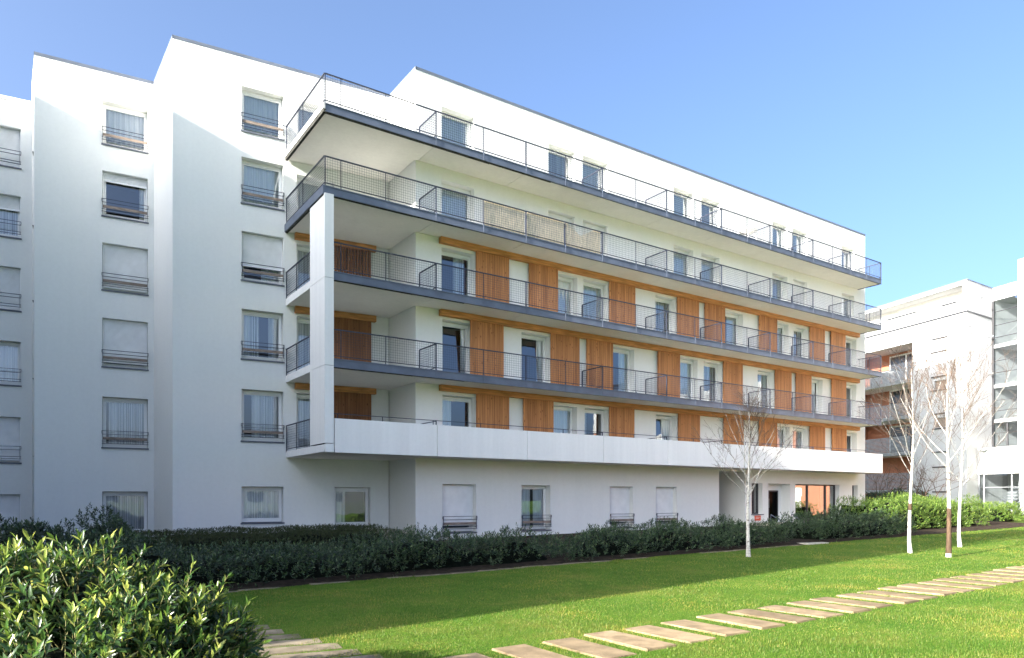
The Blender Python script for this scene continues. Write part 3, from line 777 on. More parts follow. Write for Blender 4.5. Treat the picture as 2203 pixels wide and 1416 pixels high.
# terracotta recess
mb = MB()
mb.face([R1(4.66, 2.4, -.4), R1(22, 2.4, -.4), R1(22, 2.4, 14.36), R1(4.66, 2.4, 14.36)])
mb.face([R1(11.6, .05, -.4), R1(11.6, 2.4, -.4), R1(11.6, 2.4, 14.3), R1(11.6, .05, 14.3)])
mb.build('recess_wall', M['terracotta'], far)
R1i = Frame(tuple(R1(0, 2.38, 0)[:2]), E1, N1)
for lv, (zf, zt_) in enumerate(((11.3, 14.2), (8.25, 11.3), (5.4, 8.2))):
    mb = MB(); a, b, c, d = 6.2, 9.05, zf + .3, zt_ + .0 - .05
    for x0, x1, q0, q1 in ((a, a + .09, c, d), (b - .09, b, c, d), (a + .09, b - .09, d - .12, d), (a + .09, b - .09, c, c + .1), (7.3, 7.42, c + .1, d - .12)):
        mb.box(x0, x1, -.08, -.01, q0, q1, 0, lambda x, y, z: R1i(x, y, z))
    wn_ = mb.build('window', M['frame'], far)
    p = MB(); p.box(a + .05, b - .05, -.045, -.035, c + .05, d - .05, 0, lambda x, y, z: R1i(x, y, z)); p.build('pane', mat('dark_far_glass', (.05, .055, .065), .08, .6) if lv == 0 else bpy.data.materials['dark_far_glass'], wn_)
for zb, zs in ((11.32, 12.36), (8.45, 9.5), (5.55, 6.85), (2.5, 3.9)):
    mb = MB(); mb.box(4.7, 22, -.15, 2.38, zb - .1, zb + .1, 0, T1); b_ = mb.build('balcony', M['soffit'], far)
    mb = MB(); n = int((zs - zb + .3) / .11)
    for i in range(n): mb.box(4.72, 22, -.2, -.165, zb - .12 + i * .11, zb - .12 + i * .11 + .075, 0, T1)
    for s_ in range(5, 22, 2): mb.bar(R1(s_, -.14, zb), R1(s_, -.14, zs), .04)
    mb.build('slat_railing', M['galv'], b_)
for u in (7.6, 8.9):
    bx = thing('storage_box', 'pale tub standing on the top terracotta balcony, ' + ('right one of two' if u < 8 else 'left one of two'), 'storage box', R1(u, .6, 11.42), 'pale tubs on the far balcony')
    mb = MB(); mb.tube([R1(u, .6, 11.43), R1(u, .6, 12.35)], [.42, .5], 16, 0); mb.build('body', M['plastic'], bx)
    mb = MB(); mb.tube([R1(u, .6, 12.352), R1(u, .6, 12.45), R1(u, .6, 12.55)], [.54, .54, .3], 16, 0); mb.build('lid', M['plastic'], bx)
for s_, z in ((2.14, 17.06), (.36, 14.69), (3.5, 14.27), (3.5, 11.44)):
    mb = MB(); mb.tube([FX1(s_, .02, z), FX1(s_, -.35, z - .03)], [.07, .07], 8); mb.build('spout', M['galv'], far)
# glazed stair tower
mb = MB()
mb.box(0, 12, 0, .3, 17.03, 18.02, 0, lambda x, y, z: R2(x, y, z))
mb.box(0, 12, 0, 4.5, 17.8, 18.03, 0, lambda x, y, z: R2(x, y, z))
mb.box(2.22, 12, -.25, .2, 3.0, 16.75, 0, lambda x, y, z: R2(x, y, z))
mb.box(2.62, 12, -.9, -.26, -.5, 19.3, 0, lambda x, y, z: R2(x, y, z))
for z in (13.4, 10.35, 7.7): mb.box(.12, 2.2, .02, 3.2, z, z + .26, 0, lambda x, y, z_: R2(x, y, z_))
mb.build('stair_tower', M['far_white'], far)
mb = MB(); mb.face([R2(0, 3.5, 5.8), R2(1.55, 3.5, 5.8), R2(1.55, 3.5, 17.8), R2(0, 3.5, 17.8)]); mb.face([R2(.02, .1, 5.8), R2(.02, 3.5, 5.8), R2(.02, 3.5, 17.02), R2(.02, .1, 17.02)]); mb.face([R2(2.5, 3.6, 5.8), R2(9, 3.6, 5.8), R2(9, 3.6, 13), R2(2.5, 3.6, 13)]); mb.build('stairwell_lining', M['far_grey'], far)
mb = MB()
for z in (16.15, 15.11, 14.19, 12.4, 11.5, 9.4, 8.6, 6.9): mb.bar(R2(.05, 0, z), R2(2.25, 0, z), .045)
mb.bar(R2(.08, 0, 5.9), R2(.08, 0, 17.0), .12); mb.bar(R2(1.2, 0, 5.9), R2(1.2, 0, 7.6), .1); mb.build('mullions', M['dark_frame'], far)
mb = MB(); mb.face([R2(.05, .02, 5.9), R2(2.3, .02, 5.9), R2(2.3, .02, 17.0), R2(.05, .02, 17.0)]); mb.build('stair_glazing', M['glass_clear'], far)
mb = MB()
for zf in (13.7, 10.62, 7.95):
    for i in range(8): mb.box(.9 + i * .0, 2.2, .7 + i * .24, .7 + i * .24 + .24, zf + i * .16, zf + i * .16 + .05, 0, lambda x, y, z: R2(x, y, z))
    mb.bar(R2(.85, .6, zf - .1), R2(.85, 2.7, zf + 1.3), .06, .26); mb.bar(R2(.85, .6, zf + .85), R2(.85, 2.7, zf + 2.2), .05)
mb.build('stair_flight', M['steel_light'], far)
# porch with open stair under a white beam
PF = Frame((59.3, 25.0), (-E1.x, -E1.y), N1); TP = lambda x, y, z: PF(x, y, z)
mb = MB()
mb.box(-.03, 9, -.25, 0, 3.72, 5.68, 0, TP); mb.box(-.02, 9, 0, 3.2, 5.4, 5.66, 0, TP)
mb.box(3.18, 9, -.24, .1, -.4, 3.72, 0, TP)
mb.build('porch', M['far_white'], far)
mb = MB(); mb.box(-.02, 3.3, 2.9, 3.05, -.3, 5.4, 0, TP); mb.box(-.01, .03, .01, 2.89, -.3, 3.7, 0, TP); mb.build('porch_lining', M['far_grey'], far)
mb = MB(); mb.face([PF(0, -.04, .3), PF(3.2, -.04, .3), PF(3.2, -.04, 3.7), PF(0, -.04, 3.7)]); mb.build('porch_glazing', M['glass_clear'], far)
mb = MB()
for i in range(12): mb.box(.6 + .05 * i, 2.75 + .02 * i, .1 + i * .2, .35 + i * .2, .75 + i * .21, .83 + i * .21, 0, TP)
mb.build('porch_stair', M['galv'], far)
mb = MB(); mb.bar(PF(2.5, -.05, .5), PF(2.5, -.05, 3.7), .08); mb.bar(PF(0, -.05, 2.75), PF(3.2, -.05, 2.75), .05); mb.bar(PF(2.3, -.3, .6), PF(2.3, -.3, 1.5), .05)
for dz in (0, .22, .44, .66): mb.bar(PF(2.3, -.3, .85 + dz), PF(3.2, 1.4, 1.75 + dz), .04)
mb.bar(PF(.05, -.1, .2), PF(.05, -.1, 3.7), .09); mb.build('porch_rail', M['galv'], far)
# entry wall of pale stone in front
mb = MB(); mb.box(-.5, 4.5, -3.2, -2.7, -.1, 1.0, 0, TP); tag(mb.build('stone_wall', M['stone']), 'low sandstone retaining wall below the far porch stairs', 'wall')
lp = thing('lamp_post', 'slim grey lamp post with a flat head beside the far porch', 'street lamp', (50.9, 21.2, .65))
mb = MB(); mb.tube([(50.9, 21.2, .65), (50.9, 21.2, 4.85)], [.05, .04], 8); mb.build('pole', M['galv'], lp)
mb = MB(); mb.tube([(50.9, 21.2, 4.85), (50.9, 21.2, 4.95), (50.9, 21.2, 5.05), (50.9, 21.2, 5.1)], [.06, .2, .24, .1], 14); mb.build('lamp_head', M['galv'], lp)

# ---- terracotta block across the lawn (beyond the right edge; the entrance glass mirrors it)
opp = thing('apartment_building', 'sunny terracotta block mirrored in the entrance glass', 'building', (51, 6, .6))
mb = MB(); RO = Frame((50.2, -9), (0, 1), (1, 0)); wins = [(s_, s_ + 1.4, z, z + (2.1 if z < 1 else 1.5)) for s_ in (2, 6, 10, 14, 18, 22.5, 25.2) for z in (3.9, 6.8)] + [(s_, s_ + 1.2, .7, 2.8) for s_ in (2, 6, 10, 14, 18.6, 23.3)]
wall_panel(mb, RO, 0, 27.2, -.4, 8.9, wins, depth=.2)
mb.build('wall', M['terracotta'], opp)
mb = MB(); mb.box(-.02, 27.22, -.03, 8, 8.9, 11.5, 0, lambda x, y, z: RO(x, y, z)); mb.build('attic', M['far_white'], opp)
for h in wins:
    mb = MB(); mb.box(h[0] + .01, h[1] - .01, .12, .18, h[2] + .01, h[3] - .01, 0, lambda x, y, z: RO(x, y, z)); mb.build('window', M['soffit'] if h[2] < 1 else M['sill'], opp)
for z in (3.2, 6.2):
    mb = MB()
    for i in range(9): mb.box(17, 21.8, -1.2, -1.15, z + i * .12, z + i * .12 + .08, 0, lambda x, y, z_: RO(x, y, z_))
    mb.box(17, 21.8, -1.14, -.01, z - .12, z, 0, lambda x, y, z_: RO(x, y, z_)); mb.build('balcony', M['galv'], opp)

# ---- pale block behind the viewer, seen only in the window panes
bk = thing('apartment_building', 'pale low block behind the viewer, mirrored in the ground-floor panes', 'building', (10, -24, 0))
RB = Frame((-30, -27), (1, 0), (0, -1)); wins = [(s_, s_ + 1.6, z, z + 1.7) for s_ in np.arange(1.5, 66, 4.2) for z in (.9, 3.8)]
mb = MB(); wall_panel(mb, RB, 0, 70, -1, 6.2, wins, depth=.25); mb.box(0, 70, 6, 6.2, -1, 6.2, 0, lambda x, y, z: RB(x, y, z)); mb.build('wall', M['soffit'], bk)
mb = MB(); mb.box(-.4, 70.4, -.4, 6.4, 6.2, 6.45, 0, lambda x, y, z: RB(x, y, z)); mb.build('roof', M['coping'], bk)
mb = MB()
for h in wins: mb.box(h[0] + .01, h[1] - .01, .16, .22, h[2] + .01, h[3] - .01, 0, lambda x, y, z: RB(x, y, z))
mb.build('glazing', M['sill'], bk)
mb = MB(); mb.box(0, 70, -3.2, -3.0, 0, 1.6, 0, lambda x, y, z: RB(x, y, z)); tag(mb.build('garden_wall', M['soffit']), 'pale garden wall behind the viewer', 'wall')

# ---- stepped block on the left, outside the frame: its shadow falls over the garden and the wing
cas = thing('apartment_building', 'white stepped block left of the garden whose shadow crosses the lawn', 'building', (-16, 20, 0))
ca, sa = math.cos(ALPHA), math.sin(ALPHA); te = math.tan(ELEV)
def LQ(L, q): return (L * ca - q * sa, L * sa + q * ca)
mb = MB(); cp = MB()
PROF = [(8.8, 10.5, -9, 14.7, 0), (10.5, 14.4, -9.4, 13.05, 0), (14.4, 17.4, -9.2, 15.2, 0), (17.4, 21.8, -9.1, 16.7, 0), (21.8, 26.7, -9, 18.1, 0), (26.7, 40, -9.0, 18.1, -2.2)]
for q0, q1, L, H, dl in PROF:
    zt = H - te * L
    poly = [LQ(L, q0), LQ(L + dl, q1), LQ(L - 11, q1), LQ(L - 11, q0)]
    mb.prism(poly, -1, zt)
mb.build('wall', M['far_white'], cas)
for q0, q1, L, H, dl in PROF:
    for z in (1.2, 4, 6.9, 9.7, 12.4):
        u = (q0 + q1) / 2; mb = MB(); a, b = LQ(L + dl * .5 + .02, u - .7), LQ(L + dl * .5 + .02, u + .7)
        mb.bar((*a, z + .7), (*b, z + .7), .06, 1.5); mb.build('window', M['sill'], cas)

# ============================================================ GROUND
def sheet(name, xs, ys, dz, m, kind='structure', bumpy=0):
    X, Y = np.meshgrid(xs, ys, indexing='ij'); Z = gz(X) + dz
    if bumpy: Z = Z + bumpy * (np.sin(X * 1.7 + Y * 2.1) + np.sin(X * .63 - Y * 1.1))
    n, k = X.shape; idx = np.arange(n * k).reshape(n, k)
    f = np.stack([idx[:-1, :-1], idx[1:, :-1], idx[1:, 1:], idx[:-1, 1:]], -1).reshape(-1, 4)
    o = np_mesh(name, np.stack([X, Y, Z], -1).reshape(-1, 3), [(f, 0)], m)
    return tag(o, kind=kind)
lawn_x = np.concatenate([[-600, -100], np.linspace(-40, 60, 101), [120, 800]])
lawn_y = np.concatenate([[-600, -60], np.linspace(-10, 60, 36), [120, 900]])
sheet('lawn', lawn_x, lawn_y, 0, M['lawn'])
# planting bed: front edge a little ragged
bx = np.linspace(-9, 43, 261); be = 14.88 + .05 * np.sin(bx * 1.3) + .04 * np.sin(bx * 3.7 + 1) + rng.normal(0, .02, len(bx))
V = np.concatenate([np.stack([bx, be, gz(bx) + .008], -1), np.stack([bx, be + .6, gz(bx) + .07], -1), np.stack([bx, 0 * bx + 20, gz(bx) + .12], -1), np.stack([bx, 0 * bx + 36, gz(bx) + .14], -1)])
n = len(bx); ff = []
for r_ in range(3):
    i = np.arange(n - 1) + r_ * n; ff.append(np.stack([i, i + 1, i + 1 + n, i + n], -1))
tag(np_mesh('planting_bed', V, [(np.concatenate(ff), 0)], M['soil']), kind='structure')
# thin stone edging between bed and lawn
mb = MB(); x = 2.6
while x < 22:
    L = random.uniform(.5, .95); e = float(np.interp(x, bx, be)) - .07
    if random.random() < .72: mb.box(x, x + L, e - .05 + random.uniform(-.02, .02), e + .05, float(gz(x)) - .05, float(gz(x)) + .022)
    x += L + .02
tag(mb.build('bed_edging', M['stone_grey']), kind='structure')
mb = MB(); mb.prism([(22.25, 14.7), (23.45, 14.7), (25.2, 21.4), (23.6, 21.4)], .2, .345); mb.prism([(23.6, 20.6), (31.6, 20.6), (31.6, 22.2), (23.6, 22.2)], .25, .39)
tag(mb.build('concrete_path', M['path']), kind='structure')

# stepping slabs: one built, then copied
def slab_mesh(m, lx, ly):
    import bmesh
    bm = bmesh.new(); bmesh.ops.create_cube(bm, size=1)
    bmesh.ops.scale(bm, vec=(lx, ly, .09), verts=bm.verts)
    bmesh.ops.bevel(bm, geom=bm.edges[:], offset=.008, segments=2, affect='EDGES')
    me = bpy.data.meshes.new('stepping_slab'); bm.to_mesh(me); bm.free(); me.materials.append(m); return me
slabs = []
me = slab_mesh(M['stone'], .49, 1.17)
first = None; x = 3.42; i = 0
while x < 33:
    if first is None:
        o = bpy.data.objects.new('stepping_slab', me); first = o
    else: o = first.copy()
    y = 6.63 + .008 * (x - 5.6) + (.012 * max(0, x - 14) if x > 14 else 0)
    COL.objects.link(o)
    o.location = (x + random.uniform(-.02, .02), y + random.uniform(-.03, .03), float(gz(x)) - .022 + random.uniform(-.008, .006)); o.rotation_euler = (random.uniform(-.008, .008), random.uniform(-.008, .008), random.uniform(-.035, .035))
    tag(o, 'sandstone slab of the sunlit stepping path that crosses the lawn to the right', 'paving slab', 'slabs of the sunlit stepping path')
    slabs.append((o.location.x, o.location.y, .25, .62)); x += .715
me2 = slab_mesh(M['stone_grey'], 1.3, .35); first2 = None
for k in range(8):
    y = 10.55 - .465 * k; xr = 2.93 + .085 * k
    o = bpy.data.objects.new('stepping_slab', me2) if first2 is None else first2.copy(); first2 = first2 or o
    COL.objects.link(o); o.location = (xr - .65 + random.uniform(-.03, .03), y, .005 + random.uniform(-.006, .006)); o.rotation_euler = (random.uniform(-.008, .008), random.uniform(-.008, .008), -.17 + random.uniform(-.02, .02))
    tag(o, 'shaded stone slab of the short path beside the leafy bush in front', 'paving slab', 'slabs of the short shaded path')
    slabs.append((o.location.x, o.location.y, .6, .17))

# grass blades, dense near the viewer
def grass(n):
    out = []
    while sum(map(len, out)) < n:
        u = rng.random(400000); d = 5.2 * (46 / 5.2) ** (u ** 1.25)           # nearer is denser
        t = rng.uniform(-.42, .76, len(u)); c, s_ = .5623, .8269
        X, Y = d * (c + t * s_), d * (s_ - t * c)
        ok = (Y < np.interp(X, bx, be) - .02) & (Y > 1.5) & (X < 46)
        for (x, y, a, b) in slabs: ok &= ~((abs(X - x) < a * .9) & (abs(Y - y) < b * .97))
        out.append(np.stack([X, Y], -1)[ok])
    P = np.concatenate(out)[:n]; m_ = len(P)
    dist = np.hypot(P[:, 0], P[:, 1])
    patch = .75 + .35 * np.sin(P[:, 0] * 1.9 + np.sin(P[:, 1] * 2.3) * 1.5) * np.sin(P[:, 1] * 1.4 + .6)
    h = rng.uniform(.016, .046, m_) * patch; wd = rng.uniform(.0014, .0028, m_) * np.maximum(1, dist / 9)
    a = rng.uniform(0, 2 * np.pi, m_); lean = rng.uniform(0, .9, m_) * h
    b = np.stack([P[:, 0], P[:, 1], gz(P[:, 0])], -1)
    sx = np.stack([np.cos(a), np.sin(a), 0 * a], -1) * wd[:, None]; ln = np.stack([-np.sin(a) * lean, np.cos(a) * lean, h], -1)
    V = np.stack([b - sx, b + sx, b + ln * [.45, .45, .6] + sx * .8, b + ln * [.45, .45, .6] - sx * .8, b + ln], 1).reshape(-1, 3)
    i = np.arange(m_)[:, None] * 5
    tag(np_mesh('grass', V, [(i + [0, 1, 2, 3], 0), (i + [3, 2, 4], 0)], M['grass_blade']), kind='stuff')
grass(300000)


# ============================================================ FOLIAGE
def unit(v): return v / np.maximum(1e-9, np.linalg.norm(v, axis=-1, keepdims=True))


def shoots(base, axis, length, nleaf, leaf_len, leaf_w, detail=False):
    """whorled shoots of leaves; returns verts and faces"""
    n = len(base); k = np.arange(nleaf)
    h = (k + .5) / nleaf                                                    # along the shoot
    a = unit(axis); ref = np.where(np.abs(a[:, 2:3]) < .9, [[0, 0, 1.]], [[1., 0, 0]])
    s_ = unit(np.cross(a, ref)); t = np.cross(a, s_)
    ph = rng.uniform(0, 6.28, (n, 1)) + k * 2.4 + rng.normal(0, .25, (n, nleaf))
    rad = s_[:, None] * np.cos(ph)[..., None] + t[:, None] * np.sin(ph)[..., None]
    tilt = np.radians(68 - 50 * h)[None] + rng.normal(0, .16, (n, nleaf))
    d = unit(a[:, None] * np.cos(tilt)[..., None] + rad * np.sin(tilt)[..., None])
    nrm = unit(a[:, None] * np.sin(tilt)[..., None] - rad * np.cos(tilt)[..., None])
    wv = np.cross(d, nrm)
    p = base[:, None] + a[:, None] * (length[:, None] * h)[..., None]
    L = (leaf_len * rng.uniform(.7, 1.2, (n, nleaf)) * (1 - .25 * h))[..., None]; W = leaf_w * L / leaf_len
    p, d, nrm, wv, L, W = [x.reshape(-1, x.shape[-1]) for x in (p, d, nrm, wv, L, W)]
    m_ = len(p); fold = .28 * W
    if not detail:
        V = np.stack([p, p + d * L * .5 + wv * W + nrm * fold, p + d * L - nrm * L * .08, p + d * L * .5 - wv * W + nrm * fold], 1).reshape(-1, 3)
        i = np.arange(m_)[:, None] * 4
        tip = np.tile(k >= .7 * nleaf, n)
        return V, [(q[sel], mi) for sel, mi in ((~tip, 0), (tip, 2)) for q in (i + [0, 1, 2], i + [0, 2, 3])]
    droop = nrm * L * -.10
    V = np.stack([p, p + d * L * .3 + wv * W * .85 + nrm * fold, p + d * L * .32, p + d * L * .3 - wv * W * .85 + nrm * fold,
                  p + d * L * .68 + wv * W * .8 + nrm * fold + droop * .4, p + d * L * .7 + droop * .5, p + d * L * .68 - wv * W * .8 + nrm * fold + droop * .4, p + d * L + droop], 1).reshape(-1, 3)
    i = np.arange(m_)[:, None] * 8
    tip = np.tile(k >= .7 * nleaf, n)
    return V, [(q[sel], mi) for sel, mi in ((~tip, 0), (tip, 2)) for q in (i + [0, 2, 1], i + [0, 3, 2], i + [4, 5, 7], i + [5, 6, 7], i + [1, 2, 5, 4], i + [2, 3, 6, 5])]


class Waves:
    def __init__(self, seed, n=7, f0=.5, f1=4.5):
        r = np.random.default_rng(seed); self.k = r.uniform(f0, f1, n); self.a = r.uniform(0, 6.28, n); self.p = r.uniform(0, 6.28, n); self.w = 1 / (1 + .5 * self.k); self.w /= self.w.sum()

    def __call__(self, x, y):
        return sum(w_ * np.sin(k * (x * np.cos(a) + y * np.sin(a)) + p) for k, a, p, w_ in zip(self.k, self.a, self.p, self.w))


def hedge(name, label, cat, x0, x1, y0, y1, h0, hvar, mkey, dens, seed, leaf=.092, lw=.0165, group=None, hfun=None, nleaf=9, slen=.16, inset=.30):
    """a planted strip: leaf shoots on top and on the sides round a dark core"""
    t = thing(name, label, cat, ((x0 + x1) / 2, (y0 + y1) / 2, float(gz((x0 + x1) / 2))), group)
    wv = Waves(seed); wf = Waves(seed + 50, 6, .8, 5)

    def H(x, y):
        u = np.minimum(np.minimum((x - x0), (x1 - x)), np.minimum(y - y0, y1 - y)).clip(0) / .55
        e = np.sqrt(1 - (1 - u.clip(0, 1)) ** 2)
        hh = h0 if hfun is None else hfun(x, y)
        return (hh + hvar * 2.3 * wv(x, y)) * (.25 + .75 * e)
    area = (x1 - x0) * (y1 - y0); nt_ = int(area * dens)
    x = rng.uniform(x0, x1, nt_); y = y0 + (y1 - y0) * rng.random(nt_) ** 1.15
    z = gz(x) + H(x, y) - rng.random(nt_) ** 2 * inset
    ax = np.stack([rng.normal(0, .35, nt_), rng.normal(-.25, .35, nt_), np.full(nt_, 1.)], -1)
    B, A = [np.stack([x, y, z], -1)], [ax]
    for side, (px, py, L) in {'f': ((x0, x1), (y0, y0), x1 - x0), 'l': ((x0, x0), (y0, y1), y1 - y0), 'r': ((x1, x1), (y0, y1), y1 - y0)}.items():
        m_ = int(L * h0 * dens * (1.5 if side == 'f' else .8))
        u = rng.random(m_); x = px[0] + (px[1] - px[0]) * u; y = py[0] + (py[1] - py[0]) * u
        v = rng.random(m_) ** .8; dep = .02 + .22 * v + .34 * (wf(x * 1.3, v * 2) + .2) + rng.random(m_) * .18
        nx = {'f': (0, -1), 'l': (-1, 0), 'r': (1, 0)}[side]
        x = x - nx[0] * dep; y = y - nx[1] * dep
        z = gz(x) + .08 + (h0 + hvar * wv(x, y)) * .8 * v
        B.append(np.stack([x, y, z], -1)); A.append(np.stack([nx[0] * .8 + rng.normal(0, .4, m_), nx[1] * .8 + rng.normal(0, .4, m_), .35 + .7 * v + rng.normal(0, .2, m_)], -1))
    B, A = np.concatenate(B), np.concatenate(A)
    V, Fs = shoots(B, A, rng.uniform(.6, 1.3, len(B)) * slen, nleaf, leaf, lw)
    # dark core so that nothing shows through
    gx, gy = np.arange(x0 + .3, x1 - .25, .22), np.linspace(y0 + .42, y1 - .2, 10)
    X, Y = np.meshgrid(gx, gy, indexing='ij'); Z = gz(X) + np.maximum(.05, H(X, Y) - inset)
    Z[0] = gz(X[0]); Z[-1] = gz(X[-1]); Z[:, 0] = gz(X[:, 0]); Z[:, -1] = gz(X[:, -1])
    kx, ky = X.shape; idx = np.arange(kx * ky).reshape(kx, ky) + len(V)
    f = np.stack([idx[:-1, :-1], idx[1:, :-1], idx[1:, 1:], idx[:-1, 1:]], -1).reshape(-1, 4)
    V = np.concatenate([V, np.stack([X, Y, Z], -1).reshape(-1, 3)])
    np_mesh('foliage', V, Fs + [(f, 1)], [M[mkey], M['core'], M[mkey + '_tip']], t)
    return t


hedge('hedge', 'dark shaded laurel hedge running along the lawn edge left of the concrete path', 'hedge', -6, 22.1, 15.02, 18.2, .75, .26, 'laurel', 58, 3, hfun=lambda x, y: np.interp(x, [-6, 2, 8, 12.5, 15, 17, 22], [.85, .8, .60, .46, .68, .76, .60]))
hedge('hedge', 'shaded laurel hedge in front of the large entrance window', 'hedge', 23.5, 30.2, 15.02, 18.2, .78, .22, 'laurel', 55, 9)
hedge('trimmed_hedge', 'flat-topped olive-tinged hedge along the wall behind the dark laurel hedge', 'hedge', 1.6, 9.4, 18.7, 23.6, .84, .06, 'juniper', 150, 21, leaf=.045, lw=.009, nleaf=10, slen=.07, inset=.12)
hedge('laurel_shrub', 'tall dark laurel shrub in front of the lower left windows', 'shrub', -5.5, 2.4, 18.6, 22.2, 1.1, .26, 'laurel', 95, 33, leaf=.11, lw=.018, inset=.45)
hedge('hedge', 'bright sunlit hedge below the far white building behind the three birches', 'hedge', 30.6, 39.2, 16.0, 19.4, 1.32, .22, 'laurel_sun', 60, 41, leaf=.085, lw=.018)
hedge('hedge', 'dark leafy hedge at the foot of the terracotta wall', 'hedge', 44.6, 52, 24.3, 27.0, 1.5, .25, 'laurel', 30, 47, leaf=.11, lw=.025)
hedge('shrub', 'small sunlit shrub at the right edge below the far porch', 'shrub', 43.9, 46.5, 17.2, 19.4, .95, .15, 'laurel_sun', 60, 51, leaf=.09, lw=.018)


def near_bush():
    t = thing('laurel_bush', 'large sunlit cherry laurel bush with upright yellow-green shoots, nearest the camera', 'bush', (.9, 6.4, 0))
    blobs = [(-.25, 7.0, .55, .95, .92), (.35, 6.75, .60, .80, .90), (.85, 6.45, .48, .78, .72), (1.04, 6.15, .42, .50, .58), (.2, 5.9, .40, .85, .66), (-.75, 6.6, .5, .9, .92), (.8, 5.6, .25, .7, .45), (1.2, 5.75, .16, .36, .32), (.75, 7.3, .45, .62, .70), (1.32, 6.85, .35, .42, .48)]
    B, A = [], []
    for bx_, by_, bz, r, rz in blobs:
        m_ = int(370 * r * r * 1.7)
        v = unit(rng.normal(0, 1, (m_, 3))); v[:, 2] = np.abs(v[:, 2]) * 1.05 - .15
        s_ = 1 - .42 * rng.random(m_) ** 1.3 + .10 * np.sin(v[:, 0] * 7 + bx_ * 9) * np.sin(v[:, 1] * 6 + by_) * np.cos(v[:, 2] * 8)
        p = np.array([bx_, by_, bz]) + v * np.array([r, r, rz]) * s_[:, None]
        B.append(p); A.append(v * [.9, .9, .5] + [-.05, -.1, .55] + rng.normal(0, .3, (m_, 3)))
    B, A = np.concatenate(B), np.concatenate(A)
    ok = B[:, 2] > .03
    for bx_, by_, bz, r, rz in blobs:                                     # nothing deep inside another clump
        q = (B - [bx_, by_, bz]) / [r, r, rz]; ok &= np.linalg.norm(q, axis=1) > .6
    B, A = B[ok], A[ok]
    A = unit(A); Ln = rng.uniform(.12, .26, len(B))
    V, Fs = shoots(B, A, Ln, 11, .112, .017, True)
    V2, Fs2 = [], []
    mb = MB()
    for b, a, l in zip(B, A, Ln): mb.tube([b - a * .22, b + a * (l * .5), b + a * l], [.0038, .003, .0015], 4, 0, False)
    for i in range(46):
        bl = blobs[i % len(blobs)]; v = unit(rng.normal(0, 1, 3)); v[2] = abs(v[2]); e = np.array(bl[:3]) + v * np.array([bl[3], bl[3], bl[4]]) * .85
        st = np.array([bl[0] + rng.normal(0, .15), bl[1] + rng.normal(0, .15), 0]); md = (st + e) / 2 + rng.normal(0, .06, 3)
        mb.tube([st, md, e], [.014, .01, .005], 5, 0, False)
    mb.build('stems', M['stem'], t)
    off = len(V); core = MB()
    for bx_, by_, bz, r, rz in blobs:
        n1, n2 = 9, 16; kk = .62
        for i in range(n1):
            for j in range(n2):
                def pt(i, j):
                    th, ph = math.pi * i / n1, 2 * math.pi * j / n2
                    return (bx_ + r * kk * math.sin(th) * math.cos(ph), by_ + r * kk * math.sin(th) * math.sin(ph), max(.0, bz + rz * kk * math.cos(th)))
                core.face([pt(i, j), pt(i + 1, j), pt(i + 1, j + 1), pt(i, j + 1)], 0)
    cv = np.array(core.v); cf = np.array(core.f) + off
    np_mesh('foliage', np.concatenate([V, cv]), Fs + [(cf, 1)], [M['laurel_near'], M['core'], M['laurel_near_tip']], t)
near_bush()


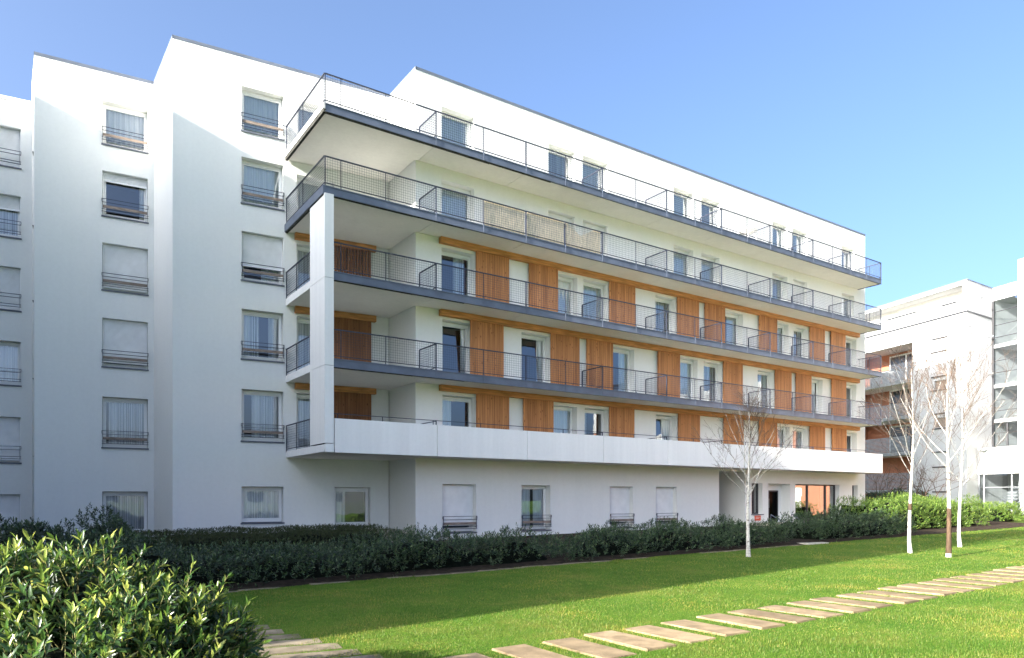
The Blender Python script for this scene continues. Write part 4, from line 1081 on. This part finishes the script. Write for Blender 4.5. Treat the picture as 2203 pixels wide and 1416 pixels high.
# ---------------------------------------------------------------- bare trees
def birch(x, y, h, label, seed, fork=.36, band=None, lean=(0, 0), spread=1., nlimb=22, r0=.054):
    r_ = random.Random(seed); z0 = float(gz(x)) - .03
    t = thing('birch_tree', label, 'tree', (x, y, z0), 'bare birches on the lawn')
    def path(p, d, L, n, wob, lift):
        pts = [p]; d = d.normalized()
        for i in range(n):
            d = (d + Vector((r_.gauss(0, wob), r_.gauss(0, wob), r_.gauss(0, wob * .6) + lift))).normalized(); p = p + d * (L / n); pts.append(p)
        return pts
    lead = [Vector((x, y, z0))]; n = 14
    for i in range(1, n + 1):
        u = i / n; lead.append(Vector((x + lean[0] * u + .045 * math.sin(u * 5 + seed), y + lean[1] * u + .04 * math.cos(u * 6 + seed * 2), z0 + h * .9 * u)))
    rad = [r0 * (1.25 if i == 0 else 1) * (1 - .9 * (i / n) ** .9) + .004 for i in range(n + 1)]
    cutp = max(2, int(n * .98))
    mb = MB(); mb.tube(lead, rad, 10)
    trunk = mb.build('trunk', M['birch'], t, True)
    if band:
        b0, b1 = band; pts = []; rr = []
        for k in range(7):
            z = b0 + (b1 - b0) * k / 6; u = z / (h * .9); f = u * n; i = min(n - 1, int(f)); w_ = f - i
            pts.append(lead[i].lerp(lead[i + 1], w_)); rr.append(rad[i] * (1 - w_) + rad[i + 1] * w_ + .006 + .002 * (k % 2))
        mb = MB(); mb.tube(pts, rr, 12); mb.build('bark_band', M['bark_brown'], trunk, True)
    limb, twig = MB(), MB()
    def grow(p, d, L, r, lvl):
        pts = path(p, d, L, 5 if lvl < 2 else 3, .08 + .05 * lvl, (.10, .03, -.02, -.05)[lvl])
        k = len(pts) - 1
        rs = [max((.006, .0038, .0024, .0017)[lvl], r * (1 - .8 * i / k)) for i in range(k + 1)]
        (limb if r > .0075 else twig).tube(pts, rs, 6 if r > .0075 else 3, 0, False)
        if lvl >= 3: return
        for i in range(int({0: 6, 1: 4, 2: 2}[lvl] * r_.uniform(.8, 1.3))):
            u = r_.uniform(.22, 1); f = u * k; j = min(k - 1, int(f)); q = pts[j].lerp(pts[j + 1], f - j); dd = (pts[j + 1] - pts[j]).normalized()
            side = Vector((r_.gauss(0, 1), r_.gauss(0, 1), r_.gauss(.15, .5))).normalized()
            grow(q, dd * 1.0 + side * r_.uniform(.45, .9), L * r_.uniform(.35, .6) * (1 - .35 * u), max(.0021, r * .42 * (1 - .5 * u)), lvl + 1)
    for i in range(nlimb):
        u = fork + (.97 - fork) * (i / nlimb) ** 1.05; f = u * n; j = min(n - 1, int(f)); p = lead[j].lerp(lead[j + 1], f - j)
        az = i * 2.4 + r_.uniform(-.5, .5); el = r_.uniform(.58, 1.05) if u < .62 else r_.uniform(.8, 1.25)
        d = Vector((math.cos(az) * math.cos(el), math.sin(az) * math.cos(el), math.sin(el)))
        L = h * (.50 - .33 * (u - fork) / (1 - fork)) * r_.uniform(.8, 1.1) * spread
        grow(p, d, L, max(.005, min(.015, rad[j] * .32)) * r_.uniform(.6, 1.1), 0)
    for v in range(10):
        grow(lead[-1 - v % 3], Vector((r_.gauss(0, .5), r_.gauss(0, .5), 1)), h * .14, .006, 1)
    cr = limb.build('crown', M['birch'], t, True)
    twig.build('twigs', M['twig'], cr)


birch(17.04, 13.15, 4.6, 'lone bare birch with white trunk in front of the balcony building entrance', 5, .40, spread=.9, r0=.058)
birch(21.46, 10.89, 6.0, 'bare birch with a narrow brown band round its white trunk, leftmost of the far three', 12, .40, (1.28, 1.47), (.1, 0), .85)
birch(20.87, 9.57, 5.9, 'bare birch with brown lower trunk and white painted base, middle of the far three', 23, .42, (.15, 1.35), (-.05, .0), .8, 15, .06)
birch(24.81, 11.03, 6.4, 'bare birch with plain white trunk standing behind the other two on the right', 31, .34, None, (.12, 0), .95)


def bare_shrub(x, y, h, label, seed):
    r_ = random.Random(seed); z0 = float(gz(x)); t = thing('bare_shrub', label, 'shrub', (x, y, z0), 'bare shrubs before the terracotta wall'); mb = MB()
    def grow(p, d, L, r, lvl):
        q = p + d.normalized() * L * .5; d2 = (d.normalized() + Vector((r_.gauss(0, .2), r_.gauss(0, .2), .1))).normalized(); e = q + d2 * L * .5
        mb.tube([p, q, e], [r, r * .75, r * .5], 4, 0, False)
        if lvl < 4:
            for i in range(3): grow(e if i else q, d2 + Vector((r_.gauss(0, .6), r_.gauss(0, .6), r_.gauss(.1, .35))), L * r_.uniform(.6, .8), r * .55, lvl + 1)
    for i in range(4): grow(Vector((x + r_.gauss(0, .08), y + r_.gauss(0, .08), z0)), Vector((r_.gauss(0, .3), r_.gauss(0, .3), 1)), h * .36, .05, 0)
    mb.build('branches', M['shrub_twig'], t)
bare_shrub(47.6, 25.6, 4.2, 'thin bare shrub close to the balcony building corner, before terracotta wall', 3)
bare_shrub(49.6, 24.0, 4.6, 'wider bare shrub before the terracotta wall, nearer the birches', 8)
